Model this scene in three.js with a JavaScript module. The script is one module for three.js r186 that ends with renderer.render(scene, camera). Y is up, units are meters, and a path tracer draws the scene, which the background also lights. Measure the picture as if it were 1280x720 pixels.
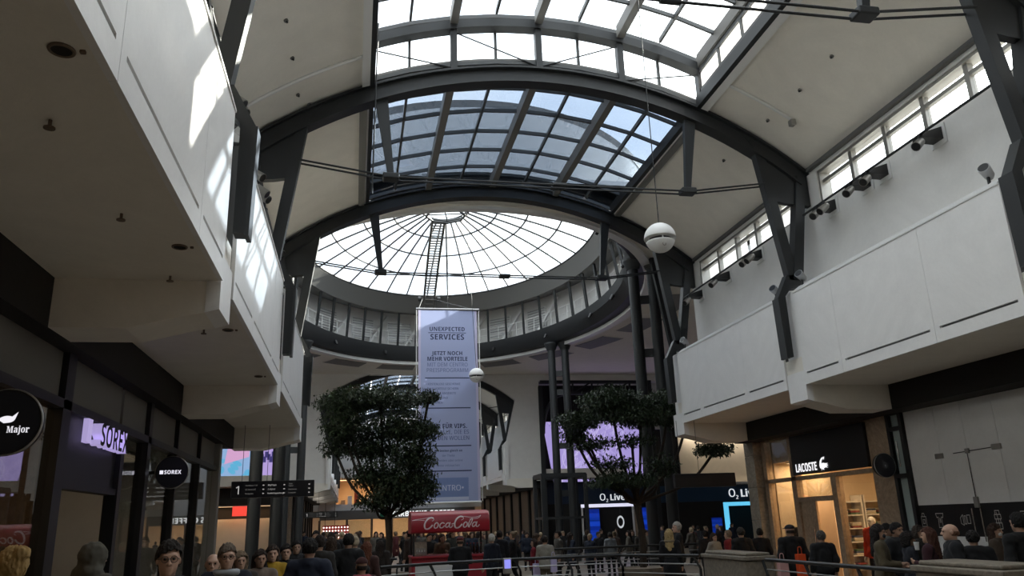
import * as THREE from 'three';
import { mergeGeometries, mergeVertices, toCreasedNormals } from 'three/addons/utils/BufferGeometryUtils.js';
import { RoundedBoxGeometry } from 'three/addons/geometries/RoundedBoxGeometry.js';
import { TextGeometry } from 'three/addons/geometries/TextGeometry.js';
import { FontLoader } from 'three/addons/loaders/FontLoader.js';
import { RectAreaLightUniformsLib } from 'three/addons/lights/RectAreaLightUniformsLib.js';
import { createNoise2D, createNoise3D } from 'simplex-noise';

// ---------------------------------------------------------------- camera
const scene = new THREE.Scene();
const FOCAL = 985, VPX = 442, VPY = 659, ROLL = 2.0 * Math.PI / 180, EYE = 1.9;
const camera = new THREE.PerspectiveCamera(2 * Math.atan(360 / FOCAL) * 180 / Math.PI, 1280 / 720, 0.1, 400);
const fwd = new THREE.Vector3(VPX - 640, -(VPY - 360), -FOCAL).normalize();      // the hall's axis (-z) as the lens sees it
const upc = new THREE.Vector3(-Math.sin(ROLL), Math.cos(ROLL), 0);
upc.z = -upc.dot(fwd) / fwd.z; upc.normalize();
const rgt = new THREE.Vector3().crossVectors(fwd, upc);
const AX = new THREE.Vector3(rgt.x, upc.x, -fwd.x), AY = new THREE.Vector3(rgt.y, upc.y, -fwd.y), AZ = new THREE.Vector3(rgt.z, upc.z, -fwd.z);
camera.position.set(0, EYE, 0);
camera.quaternion.setFromRotationMatrix(new THREE.Matrix4().makeBasis(AX, AY, AZ));
scene.add(camera);
// a pixel of the photograph and a depth plane z give a point
function at(px, py, z) {
  const v = AX.clone().multiplyScalar(px - 640).addScaledVector(AY, 360 - py).addScaledVector(AZ, -FOCAL);
  return v.multiplyScalar(z / v.z).add(camera.position);
}

// ---------------------------------------------------------------- sky, sun, exposure
const SUN_DIR = new THREE.Vector3(0.64, 0.44, -0.63).normalize();
let seed = 7;
const rnd = () => { seed = (seed * 1664525 + 1013904223) >>> 0; return seed / 4294967296; };
const n2 = createNoise2D(rnd), n3 = createNoise3D(rnd);
function makeSky() {
  const W = 1024, H = 512, d = new Float32Array(W * H * 4);
  for (let j = 0; j < H; j++) for (let i = 0; i < W; i++) {
    const el = ((j + 0.5) / H - 0.5) * Math.PI, az = ((i + 0.5) / W - 0.5) * 2 * Math.PI;
    const x = Math.cos(az) * Math.cos(el), y = Math.sin(el), z = Math.sin(az) * Math.cos(el);
    const yy = Math.max(y, 0.05) + 0.25, cx = x / yy, cz = z / yy;
    let c = 0, a = 0.55, f = 0.9;
    for (let k = 0; k < 5; k++) { c += a * n3(cx * f + 3, cz * f - 1, 2.2); a *= 0.5; f *= 2.1; }
    const cover = THREE.MathUtils.smoothstep(c, -0.55, 0.25), thick = THREE.MathUtils.smoothstep(c, 0.2, 0.9);
    const cosS = x * SUN_DIR.x + y * SUN_DIR.y + z * SUN_DIR.z, ang = Math.acos(Math.min(1, Math.max(-1, cosS))) * 180 / Math.PI;
    const glow = 5 * Math.exp(-ang / 5) + 1.1 * Math.exp(-ang / 22);
    const cloud = 1.75 - 0.35 * thick, o = (j * W + i) * 4, haze = Math.exp(-Math.max(y, 0) * 3.5);
    const blue = [0.8 + 0.6 * haze, 0.95 + 0.53 * haze, 1.18 + 0.35 * haze];
    for (let k = 0; k < 3; k++) d[o + k] = y < 0 ? 0.25 : (blue[k] * (1 - cover) + cloud * [1.0, 1.0, 1.0][k] * cover + glow * [1, 0.97, 0.9][k]);
    d[o + 3] = 1;
  }
  const t = new THREE.DataTexture(d, W, H, THREE.RGBAFormat, THREE.FloatType);
  t.mapping = THREE.EquirectangularReflectionMapping; t.magFilter = t.minFilter = THREE.LinearFilter; t.needsUpdate = true;
  return t;
}
const skyTex = makeSky();
scene.background = skyTex;
const sun = new THREE.DirectionalLight(new THREE.Color().setRGB(1, 0.93, 0.8), 9);
sun.name = 'sun';
sun.position.copy(SUN_DIR).multiplyScalar(90).add(new THREE.Vector3(4, 6, -16));
sun.target.position.set(4, 6, -16);
sun.castShadow = true;
sun.shadow.mapSize.set(4096, 4096);
Object.assign(sun.shadow.camera, { left: -45, right: 45, top: 45, bottom: -45, near: 1, far: 200 });
scene.add(sun, sun.target);
RectAreaLightUniformsLib.init();

const renderer = new THREE.WebGLRenderer({ antialias: true });
renderer.toneMapping = THREE.LinearToneMapping;
renderer.toneMappingExposure = 2.2;
renderer.shadowMap.enabled = true;
renderer.shadowMap.type = THREE.PCFSoftShadowMap;

// ---------------------------------------------------------------- helpers
const PI = Math.PI, V = (x, y, z) => new THREE.Vector3(x, y, z);
const used = new Map();
function numbered(name) { const n = used.get(name) ?? 0; used.set(name, n + 1); return n ? name + '_' + String(n).padStart(3, '0') : name; }
function shade(o) { o.castShadow = true; o.receiveShadow = true; return o; }
function mesh(name, geo, mat, parent) {
  const g = Array.isArray(geo) ? join(geo) : geo;
  const m = shade(new THREE.Mesh(g, mat)); m.name = name; if (parent) parent.add(m); return m;
}
function tag(o, label, category, group, kind) {
  o.userData.label = label; if (category) o.userData.category = category; if (group) o.userData.group = group; if (kind) o.userData.kind = kind; return o;
}
function thing(name, label, category, pos = [0, 0, 0], turn = 0, group) {
  const o = new THREE.Group(); o.name = numbered(name); scene.add(o);
  o.position.set(...pos); o.rotation.y = turn; return tag(o, label, category, group);
}
function single(name, geo, mat, label, category, group) {
  const m = mesh(numbered(name), geo, mat, scene); return tag(m, label, category, group);
}
function struct(name, label, category = 'structure') { const o = thing(name, label, category); o.userData.kind = 'structure'; return o; }
function dup(root, pos, turn, label) {
  const r = root.clone(); r.name = numbered(root.name.replace(/_\d\d\d$/, '')); r.userData = { ...root.userData }; scene.add(r);
  if (pos) r.position.set(...pos); if (turn !== undefined) r.rotation.y = turn; if (label) r.userData.label = label; return r;
}
function join(list) {
  const l = list.map((g) => { let h = g.index ? g.toNonIndexed() : g; for (const k of Object.keys(h.attributes)) if (!['position', 'normal', 'uv'].includes(k)) { h = h.clone(); h.deleteAttribute(k); } if (!h.attributes.uv) h.setAttribute('uv', new THREE.Float32BufferAttribute(new Float32Array(h.attributes.position.count * 2), 2)); return h; });
  return l.length === 1 ? l[0] : mergeGeometries(l);
}
// texture coordinates in metres by the direction a face points
function metric(g) {
  const h = g.index ? g.toNonIndexed() : g, p = h.attributes.position, uv = new Float32Array(p.count * 2);
  const a = V(), b = V(), c = V(), n = V();
  for (let i = 0; i < p.count; i += 3) {
    a.fromBufferAttribute(p, i); b.fromBufferAttribute(p, i + 1); c.fromBufferAttribute(p, i + 2);
    n.crossVectors(b.clone().sub(a), c.clone().sub(a)); const x = Math.abs(n.x), y = Math.abs(n.y), z = Math.abs(n.z);
    [a, b, c].forEach((q, k) => { const w = x >= y && x >= z ? [q.z, q.y] : y >= z ? [q.x, q.z] : [q.x, q.y]; uv[(i + k) * 2] = w[0]; uv[(i + k) * 2 + 1] = w[1]; });
  }
  h.setAttribute('uv', new THREE.BufferAttribute(uv, 2)); return h;
}
// box between two corners
function bx(x0, x1, y0, y1, z0, z1) {
  const g = new THREE.BoxGeometry(Math.abs(x1 - x0), Math.abs(y1 - y0), Math.abs(z1 - z0));
  g.translate((x0 + x1) / 2, (y0 + y1) / 2, (z0 + z1) / 2); return metric(g);
}
function rbx(x0, x1, y0, y1, z0, z1, r = 0.02) {
  const g = new RoundedBoxGeometry(Math.abs(x1 - x0), Math.abs(y1 - y0), Math.abs(z1 - z0), 2, r);
  g.translate((x0 + x1) / 2, (y0 + y1) / 2, (z0 + z1) / 2); return metric(g);
}
// polygon in x-y drawn out from z0 to z1
function prism(pts, z0, z1, holes = [], curve = 12) {
  const s = new THREE.Shape(pts.map(([x, y]) => new THREE.Vector2(x, y)));
  for (const h of holes) s.holes.push(new THREE.Path(h.map(([x, y]) => new THREE.Vector2(x, y))));
  const g = new THREE.ExtrudeGeometry(s, { depth: Math.abs(z1 - z0), bevelEnabled: false, curveSegments: curve });
  g.translate(0, 0, Math.min(z0, z1)); return metric(g);
}
function orient(g, p, q) {
  const d = q.clone().sub(p), m = new THREE.Matrix4(), z = d.clone().normalize();
  const up = Math.abs(z.y) > 0.999 ? V(1, 0, 0) : V(0, 1, 0), x = V().crossVectors(up, z).normalize(), y = V().crossVectors(z, x);
  m.makeBasis(x, y, z).setPosition(p.clone().add(q).multiplyScalar(0.5)); return g.applyMatrix4(m);
}
const bar = (p, q, w, h) => orient(new THREE.BoxGeometry(w, h, p.distanceTo(q)), p, q);
function rod(p, q, r, seg = 8, r2 = r) { const g = new THREE.CylinderGeometry(r2, r, p.distanceTo(q), seg); g.rotateX(PI / 2); return orient(g, p, q); }
function cyl(x, y0, y1, z, r, seg = 20, r2 = r) { const g = new THREE.CylinderGeometry(r2, r, y1 - y0, seg); g.translate(x, (y0 + y1) / 2, z); return g; }
function pipe(pts, r, seg = 24, rs = 6, closed = false) { return new THREE.TubeGeometry(new THREE.CatmullRomCurve3(pts, closed), seg, r, rs, closed); }
// ring sector in x-y about (cx, cy), drawn out in z
function arcBand(cx, cy, ro, ri, a0, a1, z0, z1, n = 32) {
  const pts = [];
  for (let i = 0; i <= n; i++) { const a = a0 + (a1 - a0) * i / n; pts.push([cx + ro * Math.sin(a), cy + ro * Math.cos(a)]); }
  for (let i = n; i >= 0; i--) { const a = a0 + (a1 - a0) * i / n; pts.push([cx + ri * Math.sin(a), cy + ri * Math.cos(a)]); }
  return prism(pts, z0, z1);
}
// four-cornered plate with thickness along its normal
function plate(a, b, c, d, t = 0.012) {
  const n = V().crossVectors(b.clone().sub(a), d.clone().sub(a)).normalize().multiplyScalar(t / 2);
  const P = [a, b, c, d].map((q) => q.clone().add(n)), Q = [a, b, c, d].map((q) => q.clone().sub(n)), idx = [], pos = [];
  const quad = (p, q, r, s) => { for (const v of [p, q, r, p, r, s]) pos.push(v.x, v.y, v.z); };
  quad(...P); quad(Q[3], Q[2], Q[1], Q[0]);
  for (let i = 0; i < 4; i++) { const j = (i + 1) % 4; quad(P[i], Q[i], Q[j], P[j]); }
  const g = new THREE.BufferGeometry(); g.setAttribute('position', new THREE.Float32BufferAttribute(pos, 3)); g.computeVertexNormals();
  g.setAttribute('uv', new THREE.Float32BufferAttribute(new Float32Array(pos.length / 3 * 2), 2)); return g;
}
// rectangle that shows a printed canvas, facing +z before it is turned
function canvasTex(w, h, draw) {
  const c = document.createElement('canvas'); c.width = w; c.height = h; draw(c.getContext('2d'), w, h);
  const t = new THREE.CanvasTexture(c); t.colorSpace = THREE.SRGBColorSpace; t.magFilter = THREE.LinearFilter; return t;
}
const font = await new FontLoader().loadAsync('fonts/droid/droid_sans_bold.typeface.json');
const fontR = await new FontLoader().loadAsync('fonts/droid/droid_sans_regular.typeface.json');
function text3(s, size, depth, f = font) {
  const g = new TextGeometry(s, { font: f, size, depth, curveSegments: 4, bevelEnabled: false }); g.computeBoundingBox();
  const b = g.boundingBox; g.translate(-(b.min.x + b.max.x) / 2, -(b.min.y + b.max.y) / 2, 0); return g;
}

// ---------------------------------------------------------------- materials
function noiseTex(w, h, fn, srgb = true) {
  const d = new Uint8Array(w * h * 4);
  for (let j = 0; j < h; j++) for (let i = 0; i < w; i++) { const c = fn(i / w, j / h), o = (j * w + i) * 4; for (let k = 0; k < 3; k++) d[o + k] = Math.max(0, Math.min(255, (c.length ? c[k] : c) * 255)); d[o + 3] = 255; }
  const t = new THREE.DataTexture(d, w, h); t.wrapS = t.wrapT = THREE.RepeatWrapping; t.magFilter = THREE.LinearFilter; t.minFilter = THREE.LinearMipmapLinearFilter;
  t.colorSpace = srgb ? THREE.SRGBColorSpace : THREE.NoColorSpace; t.needsUpdate = true; return t;
}
const tileable = (u, v, s) => { const a = u * 2 * PI, b = v * 2 * PI; return n3(Math.cos(a) * s + 5, Math.sin(a) * s + Math.cos(b) * s, Math.sin(b) * s); };
const plasterTex = noiseTex(256, 256, (u, v) => 0.965 + 0.012 * tileable(u, v, 1.3) + 0.006 * tileable(u, v, 6) + 0.008 * tileable(u, v, 22));
plasterTex.repeat.set(0.25, 0.25);
const fineTex = noiseTex(256, 256, (u, v) => 0.5 + 0.25 * tileable(u, v, 10) + 0.25 * tileable(u, v, 28), false);
fineTex.repeat.set(1.2, 1.2);
const stoneTex = noiseTex(256, 256, (u, v) => { const s = 0.82 + 0.07 * tileable(u, v, 3) + 0.06 * tileable(u, v, 12) + 0.05 * tileable(u, v, 30); return [s, s * 0.985, s * 0.96]; });
stoneTex.repeat.set(0.5, 0.5);
const std = (r, g, b, o = {}) => new THREE.MeshStandardMaterial({ color: new THREE.Color().setRGB(r, g, b), roughness: 0.7, ...o });
const phy = (r, g, b, o = {}) => new THREE.MeshPhysicalMaterial({ color: new THREE.Color().setRGB(r, g, b), roughness: 0.5, ...o });
const glow = (r, g, b, i = 1) => new THREE.MeshStandardMaterial({ color: new THREE.Color().setRGB(Math.min(r, 0.8), Math.min(g, 0.8), Math.min(b, 0.8)), emissive: new THREE.Color().setRGB(r, g, b), emissiveIntensity: i * 0.5, roughness: 0.6 });
const M = {
  white: std(0.87, 0.86, 0.85, { map: plasterTex, roughness: 0.42, bumpMap: fineTex, bumpScale: 0.0006 }),
  wall: std(0.82, 0.81, 0.79, { map: plasterTex, roughness: 0.75, bumpMap: fineTex, bumpScale: 0.001 }),
  vault: std(0.86, 0.82, 0.745, { map: plasterTex, roughness: 0.85, bumpMap: fineTex, bumpScale: 0.001 }),
  groove: std(0.12, 0.12, 0.12, { roughness: 0.9 }),
  steel: std(0.026, 0.028, 0.03, { roughness: 0.55, metalness: 0.2 }),
  steelMid: std(0.075, 0.078, 0.08, { roughness: 0.55, metalness: 0.25 }),
  rib: std(0.16, 0.155, 0.145, { roughness: 0.6, metalness: 0.1 }),
  greyRing: std(0.2, 0.2, 0.195, { roughness: 0.7 }),
  whitePaint: std(0.74, 0.74, 0.73, { roughness: 0.5 }),
  black: std(0.012, 0.012, 0.013, { roughness: 0.45 }),
  blackMatt: std(0.016, 0.015, 0.014, { roughness: 0.9 }),
  bulk: std(0.014, 0.013, 0.012, { roughness: 0.85, bumpMap: fineTex, bumpScale: 0.001 }),
  header: std(0.16, 0.155, 0.14, { roughness: 0.7 }),
  floor: std(0.285, 0.245, 0.2, { map: stoneTex, roughness: 0.35 }),
  stone: std(0.3, 0.265, 0.22, { map: stoneTex, roughness: 0.75, bumpMap: fineTex, bumpScale: 0.002 }),
  column: std(0.5, 0.45, 0.39, { map: stoneTex, roughness: 0.7 }),
  tan: std(0.58, 0.44, 0.32, { map: stoneTex, roughness: 0.55 }),
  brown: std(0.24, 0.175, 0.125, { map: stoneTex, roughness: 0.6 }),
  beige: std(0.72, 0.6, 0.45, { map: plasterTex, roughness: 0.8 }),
  chrome: std(0.6, 0.6, 0.6, { roughness: 0.25, metalness: 1 }),
  alu: std(0.42, 0.42, 0.42, { roughness: 0.4, metalness: 0.8 }),
  lampGrey: std(0.3, 0.29, 0.27, { roughness: 0.4, metalness: 0.5 }),
  roofGlass: phy(0.42, 0.47, 0.53, { roughness: 0.02, transmission: 1, thickness: 0, ior: 1.5 }),
  clearGlass: phy(0.94, 0.97, 0.98, { roughness: 0.02, transmission: 1, thickness: 0, ior: 1.5 }),
  shopGlass: phy(0.8, 0.83, 0.83, { roughness: 0.0, transmission: 1, thickness: 0, ior: 1.55 }),
  frost: phy(0.95, 0.95, 0.95, { roughness: 0.95, transmission: 1, thickness: 0, ior: 1.5 }),
  greenGlass: phy(0.42, 0.5, 0.49, { roughness: 0.15 }),
};

// ================================================================ THE SETTING
// The hall runs along -z. XC is its middle; d is the distance from the middle, s the side (+1 right, -1 left).
const XC = 3.83, FLOOR = -0.1, D_FAS = 5.22, D_WALL = 6.17, SOF = 4.4, PAR = 6.35;
const ARC_R = 9.73, ARC_Y = 1.79;                                       // the roof arches, top edge
const X = (s, d) => XC + s * d;
const arcY = (dx, r = ARC_R) => ARC_Y + Math.sqrt(r * r - dx * dx);
const BAY = 6.4, Z_NEAR = [4.2, -2.2, -8.6, -15.0, -21.4], Z_FAR = [-49.4, -55.8, -62.2, -68.6, -75.0];
const SHOP_R = 11.6, SHOP_L = -3.2;

// floor: one slab of stone
{
  const f = tag(mesh('floor', bx(-20, 34, FLOOR - 0.3, FLOOR, -84, 6), M.floor, scene), 'dark beige polished stone floor of the shopping mall', 'floor'); f.userData.kind = 'structure';
}

function mx(s, pts) { return pts.map(([d, y]) => [X(s, d), y]); }       // points given as distance from the middle

// ---- roof: curved plaster soffits either side of the skylight
function vaults(zs, name, label) {
  const o = struct(name, label, 'ceiling');
  for (let i = 0; i + 1 < zs.length; i++) for (const s of [-1, 1]) {
    const a0 = Math.asin(3.84 / ARC_R), a1 = Math.asin(6.45 / (ARC_R + 0.3));
    mesh('soffit_panel', arcBand(XC, ARC_Y, ARC_R + 0.28, ARC_R + 0.05, s * a0, s * a1, zs[i + 1] + 0.01, zs[i] - 0.01, 10), M.vault, o);
    mesh('curb', [prism(mx(s, [[3.70, 10.74], [3.86, 10.68], [3.86, 11.02], [3.70, 11.06]]), zs[i + 1] + 0.16, zs[i] - 0.16)], M.whitePaint, o);
    mesh('edge_beam', [prism(mx(s, [[3.60, 10.76], [3.698, 10.74], [3.698, 11.0], [3.60, 11.02]]), zs[i + 1] + 0.16, zs[i] - 0.16)], M.steel, o);
    mesh('shadow_gap', bx(X(s, 6.07), X(s, 6.168), 9.28, 9.36, zs[i + 1] + 0.2, zs[i] - 0.2), M.groove, o);
  }
  return o;
}
vaults(Z_NEAR, 'ceiling', 'warm grey plaster vault soffits beside the glass roof of the near hall');
vaults(Z_FAR, 'ceiling_far_arm', 'grey plaster vault soffits over the far mall arm');

// ---- glass roofs: ribs run along the hall, transoms follow the arch, every pane is its own plate
let windowNo = 0;
function skylight(z0, z1, lift, rows, fine, glass, label) {
  const o = struct('window_' + (++windowNo), label, 'skylight');
  const dxs = [], y = (dx) => arcY(dx, ARC_R + 0.18) + lift;
  for (let i = 0; i <= 8; i++) dxs.push(-3.82 + 0.955 * i);
  dxs.forEach((dx, i) => {
    const big = i % 2 === 0, w = big ? 0.17 : 0.055, h = big ? 0.3 : 0.11;
    if (big || fine) mesh(big ? 'rib' : 'mullion', bx(XC + dx - w / 2, XC + dx + w / 2, y(dx) - h + 0.03, y(dx) + 0.03, z1 + 0.16, z0 - 0.16), big ? M.rib : M.steelMid, o);
  });
  for (let r = 0; r <= rows; r++) {
    const z = z0 + (z1 - z0) * r / rows, g = [];
    for (let i = 0; i < 8; i++) g.push(bar(V(XC + dxs[i], y(dxs[i]) - 0.02, z), V(XC + dxs[i + 1], y(dxs[i + 1]) - 0.02, z), 0.055, 0.09));
    mesh('transom', g, M.steelMid, o);
    if (r < rows) {
      const za = z - 0.03, zb = z0 + (z1 - z0) * (r + 1) / rows + 0.03, all = [];
      for (let i = 0; i < 8; i++) {
        const a = dxs[i] + 0.03, b = dxs[i + 1] - 0.03;
        const g2 = plate(V(XC + a, y(a) + 0.02, za), V(XC + b, y(b) + 0.02, za), V(XC + b, y(b) + 0.02, zb), V(XC + a, y(a) + 0.02, zb));
        if (fine) mesh('pane', g2, glass, o); else all.push(g2);
      }
      if (!fine) mesh('glazing', all, glass, o);
    }
  }
  return o;
}
skylight(-15, -21.4, 0, 6, true, M.roofGlass, 'blue tinted glass roof between the two dark steel arches before the dome');
skylight(-8.6, -15, 1.18, 6, true, M.clearGlass, 'raised clear glass lantern roof in front of the big steel arch');
skylight(-2.2, -8.6, 1.18, 6, true, M.clearGlass, 'raised glass lantern roof above the near shop fronts');
{
  const o = struct('ceiling_near_end', 'plaster vault crown closing the near end of the hall', 'ceiling'), a0 = Math.asin(3.86 / ARC_R);
  mesh('crown', arcBand(XC, ARC_Y, ARC_R + 0.4, ARC_R + 0.1, -a0, a0, -2.3, 4.2, 20), M.vault, o);
}
for (let i = 0; i < 4; i++) skylight(Z_FAR[i], Z_FAR[i + 1], 0, 4, false, M.roofGlass, ['glass roof of the far arm just behind the banner arch', 'glass roof of the far arm, second bay past the banner', 'glass roof of the far arm, third bay past the banner', 'glass roof of the far arm above the coffee bar'][i]);

// clerestory strips beside the raised lantern
for (const s of [-1, 1]) for (const [z0, z1] of [[-8.6, -15], [-2.2, -8.6]]) {
  const o = struct('window_' + (++windowNo), `upright clerestory glazing on the ${s > 0 ? 'sunny' : 'shaded'} side of the ${z1 < -10 ? 'lantern by the big arch' : 'lantern over the near shops'}`, 'window');
  const x = X(s, 3.83), yb = 11.26, yt = 11.78, n = 6;
  mesh('upstand', bx(x - 0.06, x + 0.06, 10.95, yb - 0.04, z1 + 0.1, z0 - 0.1), M.whitePaint, o);
  mesh('eave', bx(x - 0.08, x + 0.08, yt + 0.04, arcY(3.82, ARC_R + 0.18) + 1.2, z1 + 0.1, z0 - 0.1), M.rib, o);
  mesh('frame', [bx(x - 0.05, x + 0.05, yb - 0.04, yb + 0.05, z1 + 0.1, z0 - 0.1), bx(x - 0.05, x + 0.05, yt - 0.06, yt + 0.04, z1 + 0.1, z0 - 0.1)], M.steelMid, o);
  for (let i = 0; i < n; i++) {
    const a = z0 + (z1 - z0) * i / n, b = z0 + (z1 - z0) * (i + 1) / n;
    mesh('mullion', bx(x - 0.045, x + 0.045, yb, yt, a - 0.035, a + 0.035), M.steelMid, o);
    mesh('pane', bx(x - 0.006, x + 0.006, yb + 0.05, yt - 0.06, b + 0.035, a - 0.035), M.frost, o);
  }
}
// gable glass between the two chords of the big arch (the step from the lantern down to the tinted roof), and at the lantern's other end
for (const [zg, lbl] of [[-15.0, 'glazed gable between the chords of the big steel arch'], [-2.2, 'glazed gable at the near end of the lantern']]) {
  const o = struct('window_' + (++windowNo), lbl, 'window');
  for (let i = 0; i < 8; i++) {
    const a = -3.82 + 0.955 * i, b = a + 0.955, y0 = (d) => arcY(d) + 0.27, y1 = (d) => arcY(d) + 1.06;
    mesh('pane', plate(V(XC + a + 0.03, y0(a), zg - 0.1), V(XC + b - 0.03, y0(b), zg - 0.1), V(XC + b - 0.03, y1(b), zg - 0.1), V(XC + a + 0.03, y1(a), zg - 0.1)), M.clearGlass, o);
    if (i % 2) mesh('mullion', bx(XC + a - 0.03, XC + a + 0.03, y0(a), y1(a), zg - 0.13, zg - 0.07), M.steelMid, o);
  }
  mesh('sill', arcBand(XC, ARC_Y + 0.02, ARC_R + 0.25, ARC_R + 0.02, -Math.asin(3.83 / ARC_R), Math.asin(3.83 / ARC_R), zg - 0.28, zg - 0.02, 24), M.rib, o);
}

// ---- upper side walls with a strip of windows under the vault
function upperWall(zs, s, name, label, fine) {
  const o = struct(name, label, 'wall'), x0 = X(s, D_WALL), x1 = X(s, D_WALL + 0.3), zn = zs[0], zf = zs[zs.length - 1], WB = 8.42, WT = 9.2;
  mesh('wall_face', bx(x0, x1, 5.0, WB, zf, zn), M.wall, o);
  mesh('wall_head', bx(x0, x1, WT, 9.75, zf, zn), M.wall, o);
  for (let i = 0; i < zs.length; i++) {
    const a = Math.min(zn, zs[i] + 0.42), b = Math.max(zf, zs[i] - 0.42);
    mesh('window_pier', bx(x0, x1, WB, WT, b, a), M.wall, o);
    if (i + 1 === zs.length) continue;
    const w = struct('window_' + (++windowNo), label.replace(/^.*?(wall|side)/, 'strip window') + ', bay ' + ['one', 'two', 'three', 'four'][i], 'window');
    const za = zs[i] - 0.42, zb = zs[i + 1] + 0.42, n = 5, xm = (x0 + x1) / 2;
    mesh('frame', [bx(x0 + s * 0.03, x1, WB, WB + 0.06, zb, za), bx(x0 + s * 0.03, x1, WT - 0.06, WT, zb, za), bx(x0 + s * 0.03, x1, WB, WT, za - 0.06, za), bx(x0 + s * 0.03, x1, WB, WT, zb, zb + 0.06)], M.lampGrey, w);
    for (let k = 0; k < n; k++) {
      const p = za + (zb - za) * k / n, q = za + (zb - za) * (k + 1) / n;
      if (k) mesh('mullion', bx(xm - 0.06, xm + 0.06, WB, WT, p - 0.05, p + 0.05), M.lampGrey, w);
      mesh('pane', bx(xm - 0.006, xm + 0.006, WB + 0.06, 8.9, q + 0.05, p - 0.05), M.clearGlass, w);
      mesh('pane', bx(xm - 0.006, xm + 0.006, 8.98, WT - 0.06, q + 0.05, p - 0.05), M.clearGlass, w);
      mesh('transom', bx(xm - 0.05, xm + 0.05, 8.9, 8.98, q, p), M.lampGrey, w);
    }
  }
}
upperWall(Z_NEAR, 1, 'wall_right', 'upper white wall on the sunny side of the near hall', true);
upperWall(Z_NEAR, -1, 'wall_left', 'upper white wall on the shaded side of the near hall', true);
upperWall(Z_FAR, 1, 'wall_right_far_arm', 'upper white wall on the sunny side of the far arm', false);
upperWall(Z_FAR, -1, 'wall_left_far_arm', 'upper white wall on the shaded side of the far arm', false);

// ---- white balcony fronts: panels with an open slot near the foot, recessed piers where the arches stand
function parapet(z0, z1, s, fine, label) {
  const o = struct(s > 0 ? 'trim_balcony_right' : 'trim_balcony_left', label, 'balcony'); o.name = numbered(o.name);
  const f = X(s, D_FAS), i1 = X(s, D_FAS + 0.05), i2 = X(s, D_FAS + 0.22), za = z0 - 0.36, zb = z1 + 0.36;
  mesh('core', bx(X(s, D_FAS + 0.045), i2, SOF + 0.02, PAR - 0.05, zb, za), fine ? M.groove : M.white, o);
  const cuts = [za, z0 - 2.15, z0 - 4.7, zb];
  for (let k = 0; k < 3; k++) {
    const a = cuts[k] - (k ? 0.003 : 0), b = cuts[k + 1] + (k < 2 ? 0.003 : 0);
    mesh('panel', bx(f, i1, 4.645, PAR, b, a), M.white, o);
    mesh('panel', [bx(f, i1, SOF, 4.605, b, a), bx(f, i1, 4.605, 4.645, a - 0.11, a), bx(f, i1, 4.605, 4.645, b, b + 0.11)], M.white, o);
  }
  mesh('coping', prism(mx(s, [[D_FAS - 0.015, PAR], [D_FAS + 0.3, PAR], [D_FAS + 0.3, PAR + 0.16], [D_FAS + 0.16, PAR + 0.16], [D_FAS - 0.015, PAR + 0.03]]), zb, za), M.whitePaint, o);
  mesh('ledge', bx(X(s, D_FAS + 0.23), X(s, D_WALL), 6.2, 6.35, z1, z0), M.vault, o);
  return o;
}
const ord = ['nearest the entrance wall', 'above the first shop', 'beyond the first steel leg', 'running up to the dome'];
function soffitSlab(z0, z1, s, name, label) {
  const xin = s > 0 ? 17 : -9, o = struct(name, label, 'ceiling');
  mesh('slab', bx(X(s, D_FAS + 0.05), xin, SOF, SOF + 0.6, z1, z0), M.vault, o);
  return o;
}
for (const s of [-1, 1]) {
  soffitSlab(4.2, -21.4, s, s > 0 ? 'ceiling_right_walkway' : 'ceiling_left_walkway', `plaster soffit under the ${s > 0 ? 'sunlit side' : 'shaded side'} balcony of the near hall`);
  soffitSlab(-49.4, -75, s, s > 0 ? 'ceiling_right_far_arm' : 'ceiling_left_far_arm', `soffit under the ${s > 0 ? 'right hand' : 'left hand'} balcony of the far arm`);
  for (let i = 0; i < 4; i++) {
    parapet(Z_NEAR[i], Z_NEAR[i + 1], s, true, `white panelled balcony front on the ${s > 0 ? 'sunny window' : 'shaded shop sign'} side, section ${ord[i]}`);
    parapet(Z_FAR[i], Z_FAR[i + 1], s, false, `small white balcony front of the far arm, ${s > 0 ? 'right' : 'left'} side, section ${['one', 'two', 'three', 'four'][i]} past the banner`);
  }
  // piers and cantilever brackets at the arches
  for (const [zs, far] of [[Z_NEAR, false], [Z_FAR, true]]) for (let i = far ? 0 : 1; i < zs.length; i++) {
    const z = zs[i], o = struct('trim_bracket', `white cantilever bracket under the ${s > 0 ? 'sunny' : 'shaded'} side balcony, ${far ? 'far arm' : 'near hall'} frame ${['zero', 'one', 'two', 'three', 'four'][i]}`, 'bracket');
    o.name = numbered(s > 0 ? 'trim_bracket_right' : 'trim_bracket_left');
    mesh('pier', bx(X(s, D_FAS + 0.12), X(s, D_FAS + 0.3), SOF, PAR + 0.1, z - 0.36, z + 0.36), M.white, o);
    const w = 0.34, back = s > 0 ? 7.2 : 6.9;
    mesh('nose', prism(mx(s, [[D_FAS + 0.02, SOF + 0.3], [D_FAS + 0.02, 4.1], [D_FAS + 0.16, 4.06], [D_FAS + 0.16, SOF + 0.3]]), z - w, z + w), M.white, o);
    mesh('beam', prism(mx(s, [[D_FAS + 0.16, SOF + 0.05], [D_FAS + 0.16, 4.06], [D_FAS + 0.35, 4.03], [D_FAS + 0.9, 3.89], [back, 3.89], [back, SOF + 0.05]]), z - w + 0.01, z + w - 0.01), M.vault, o);
  }
}
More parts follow.
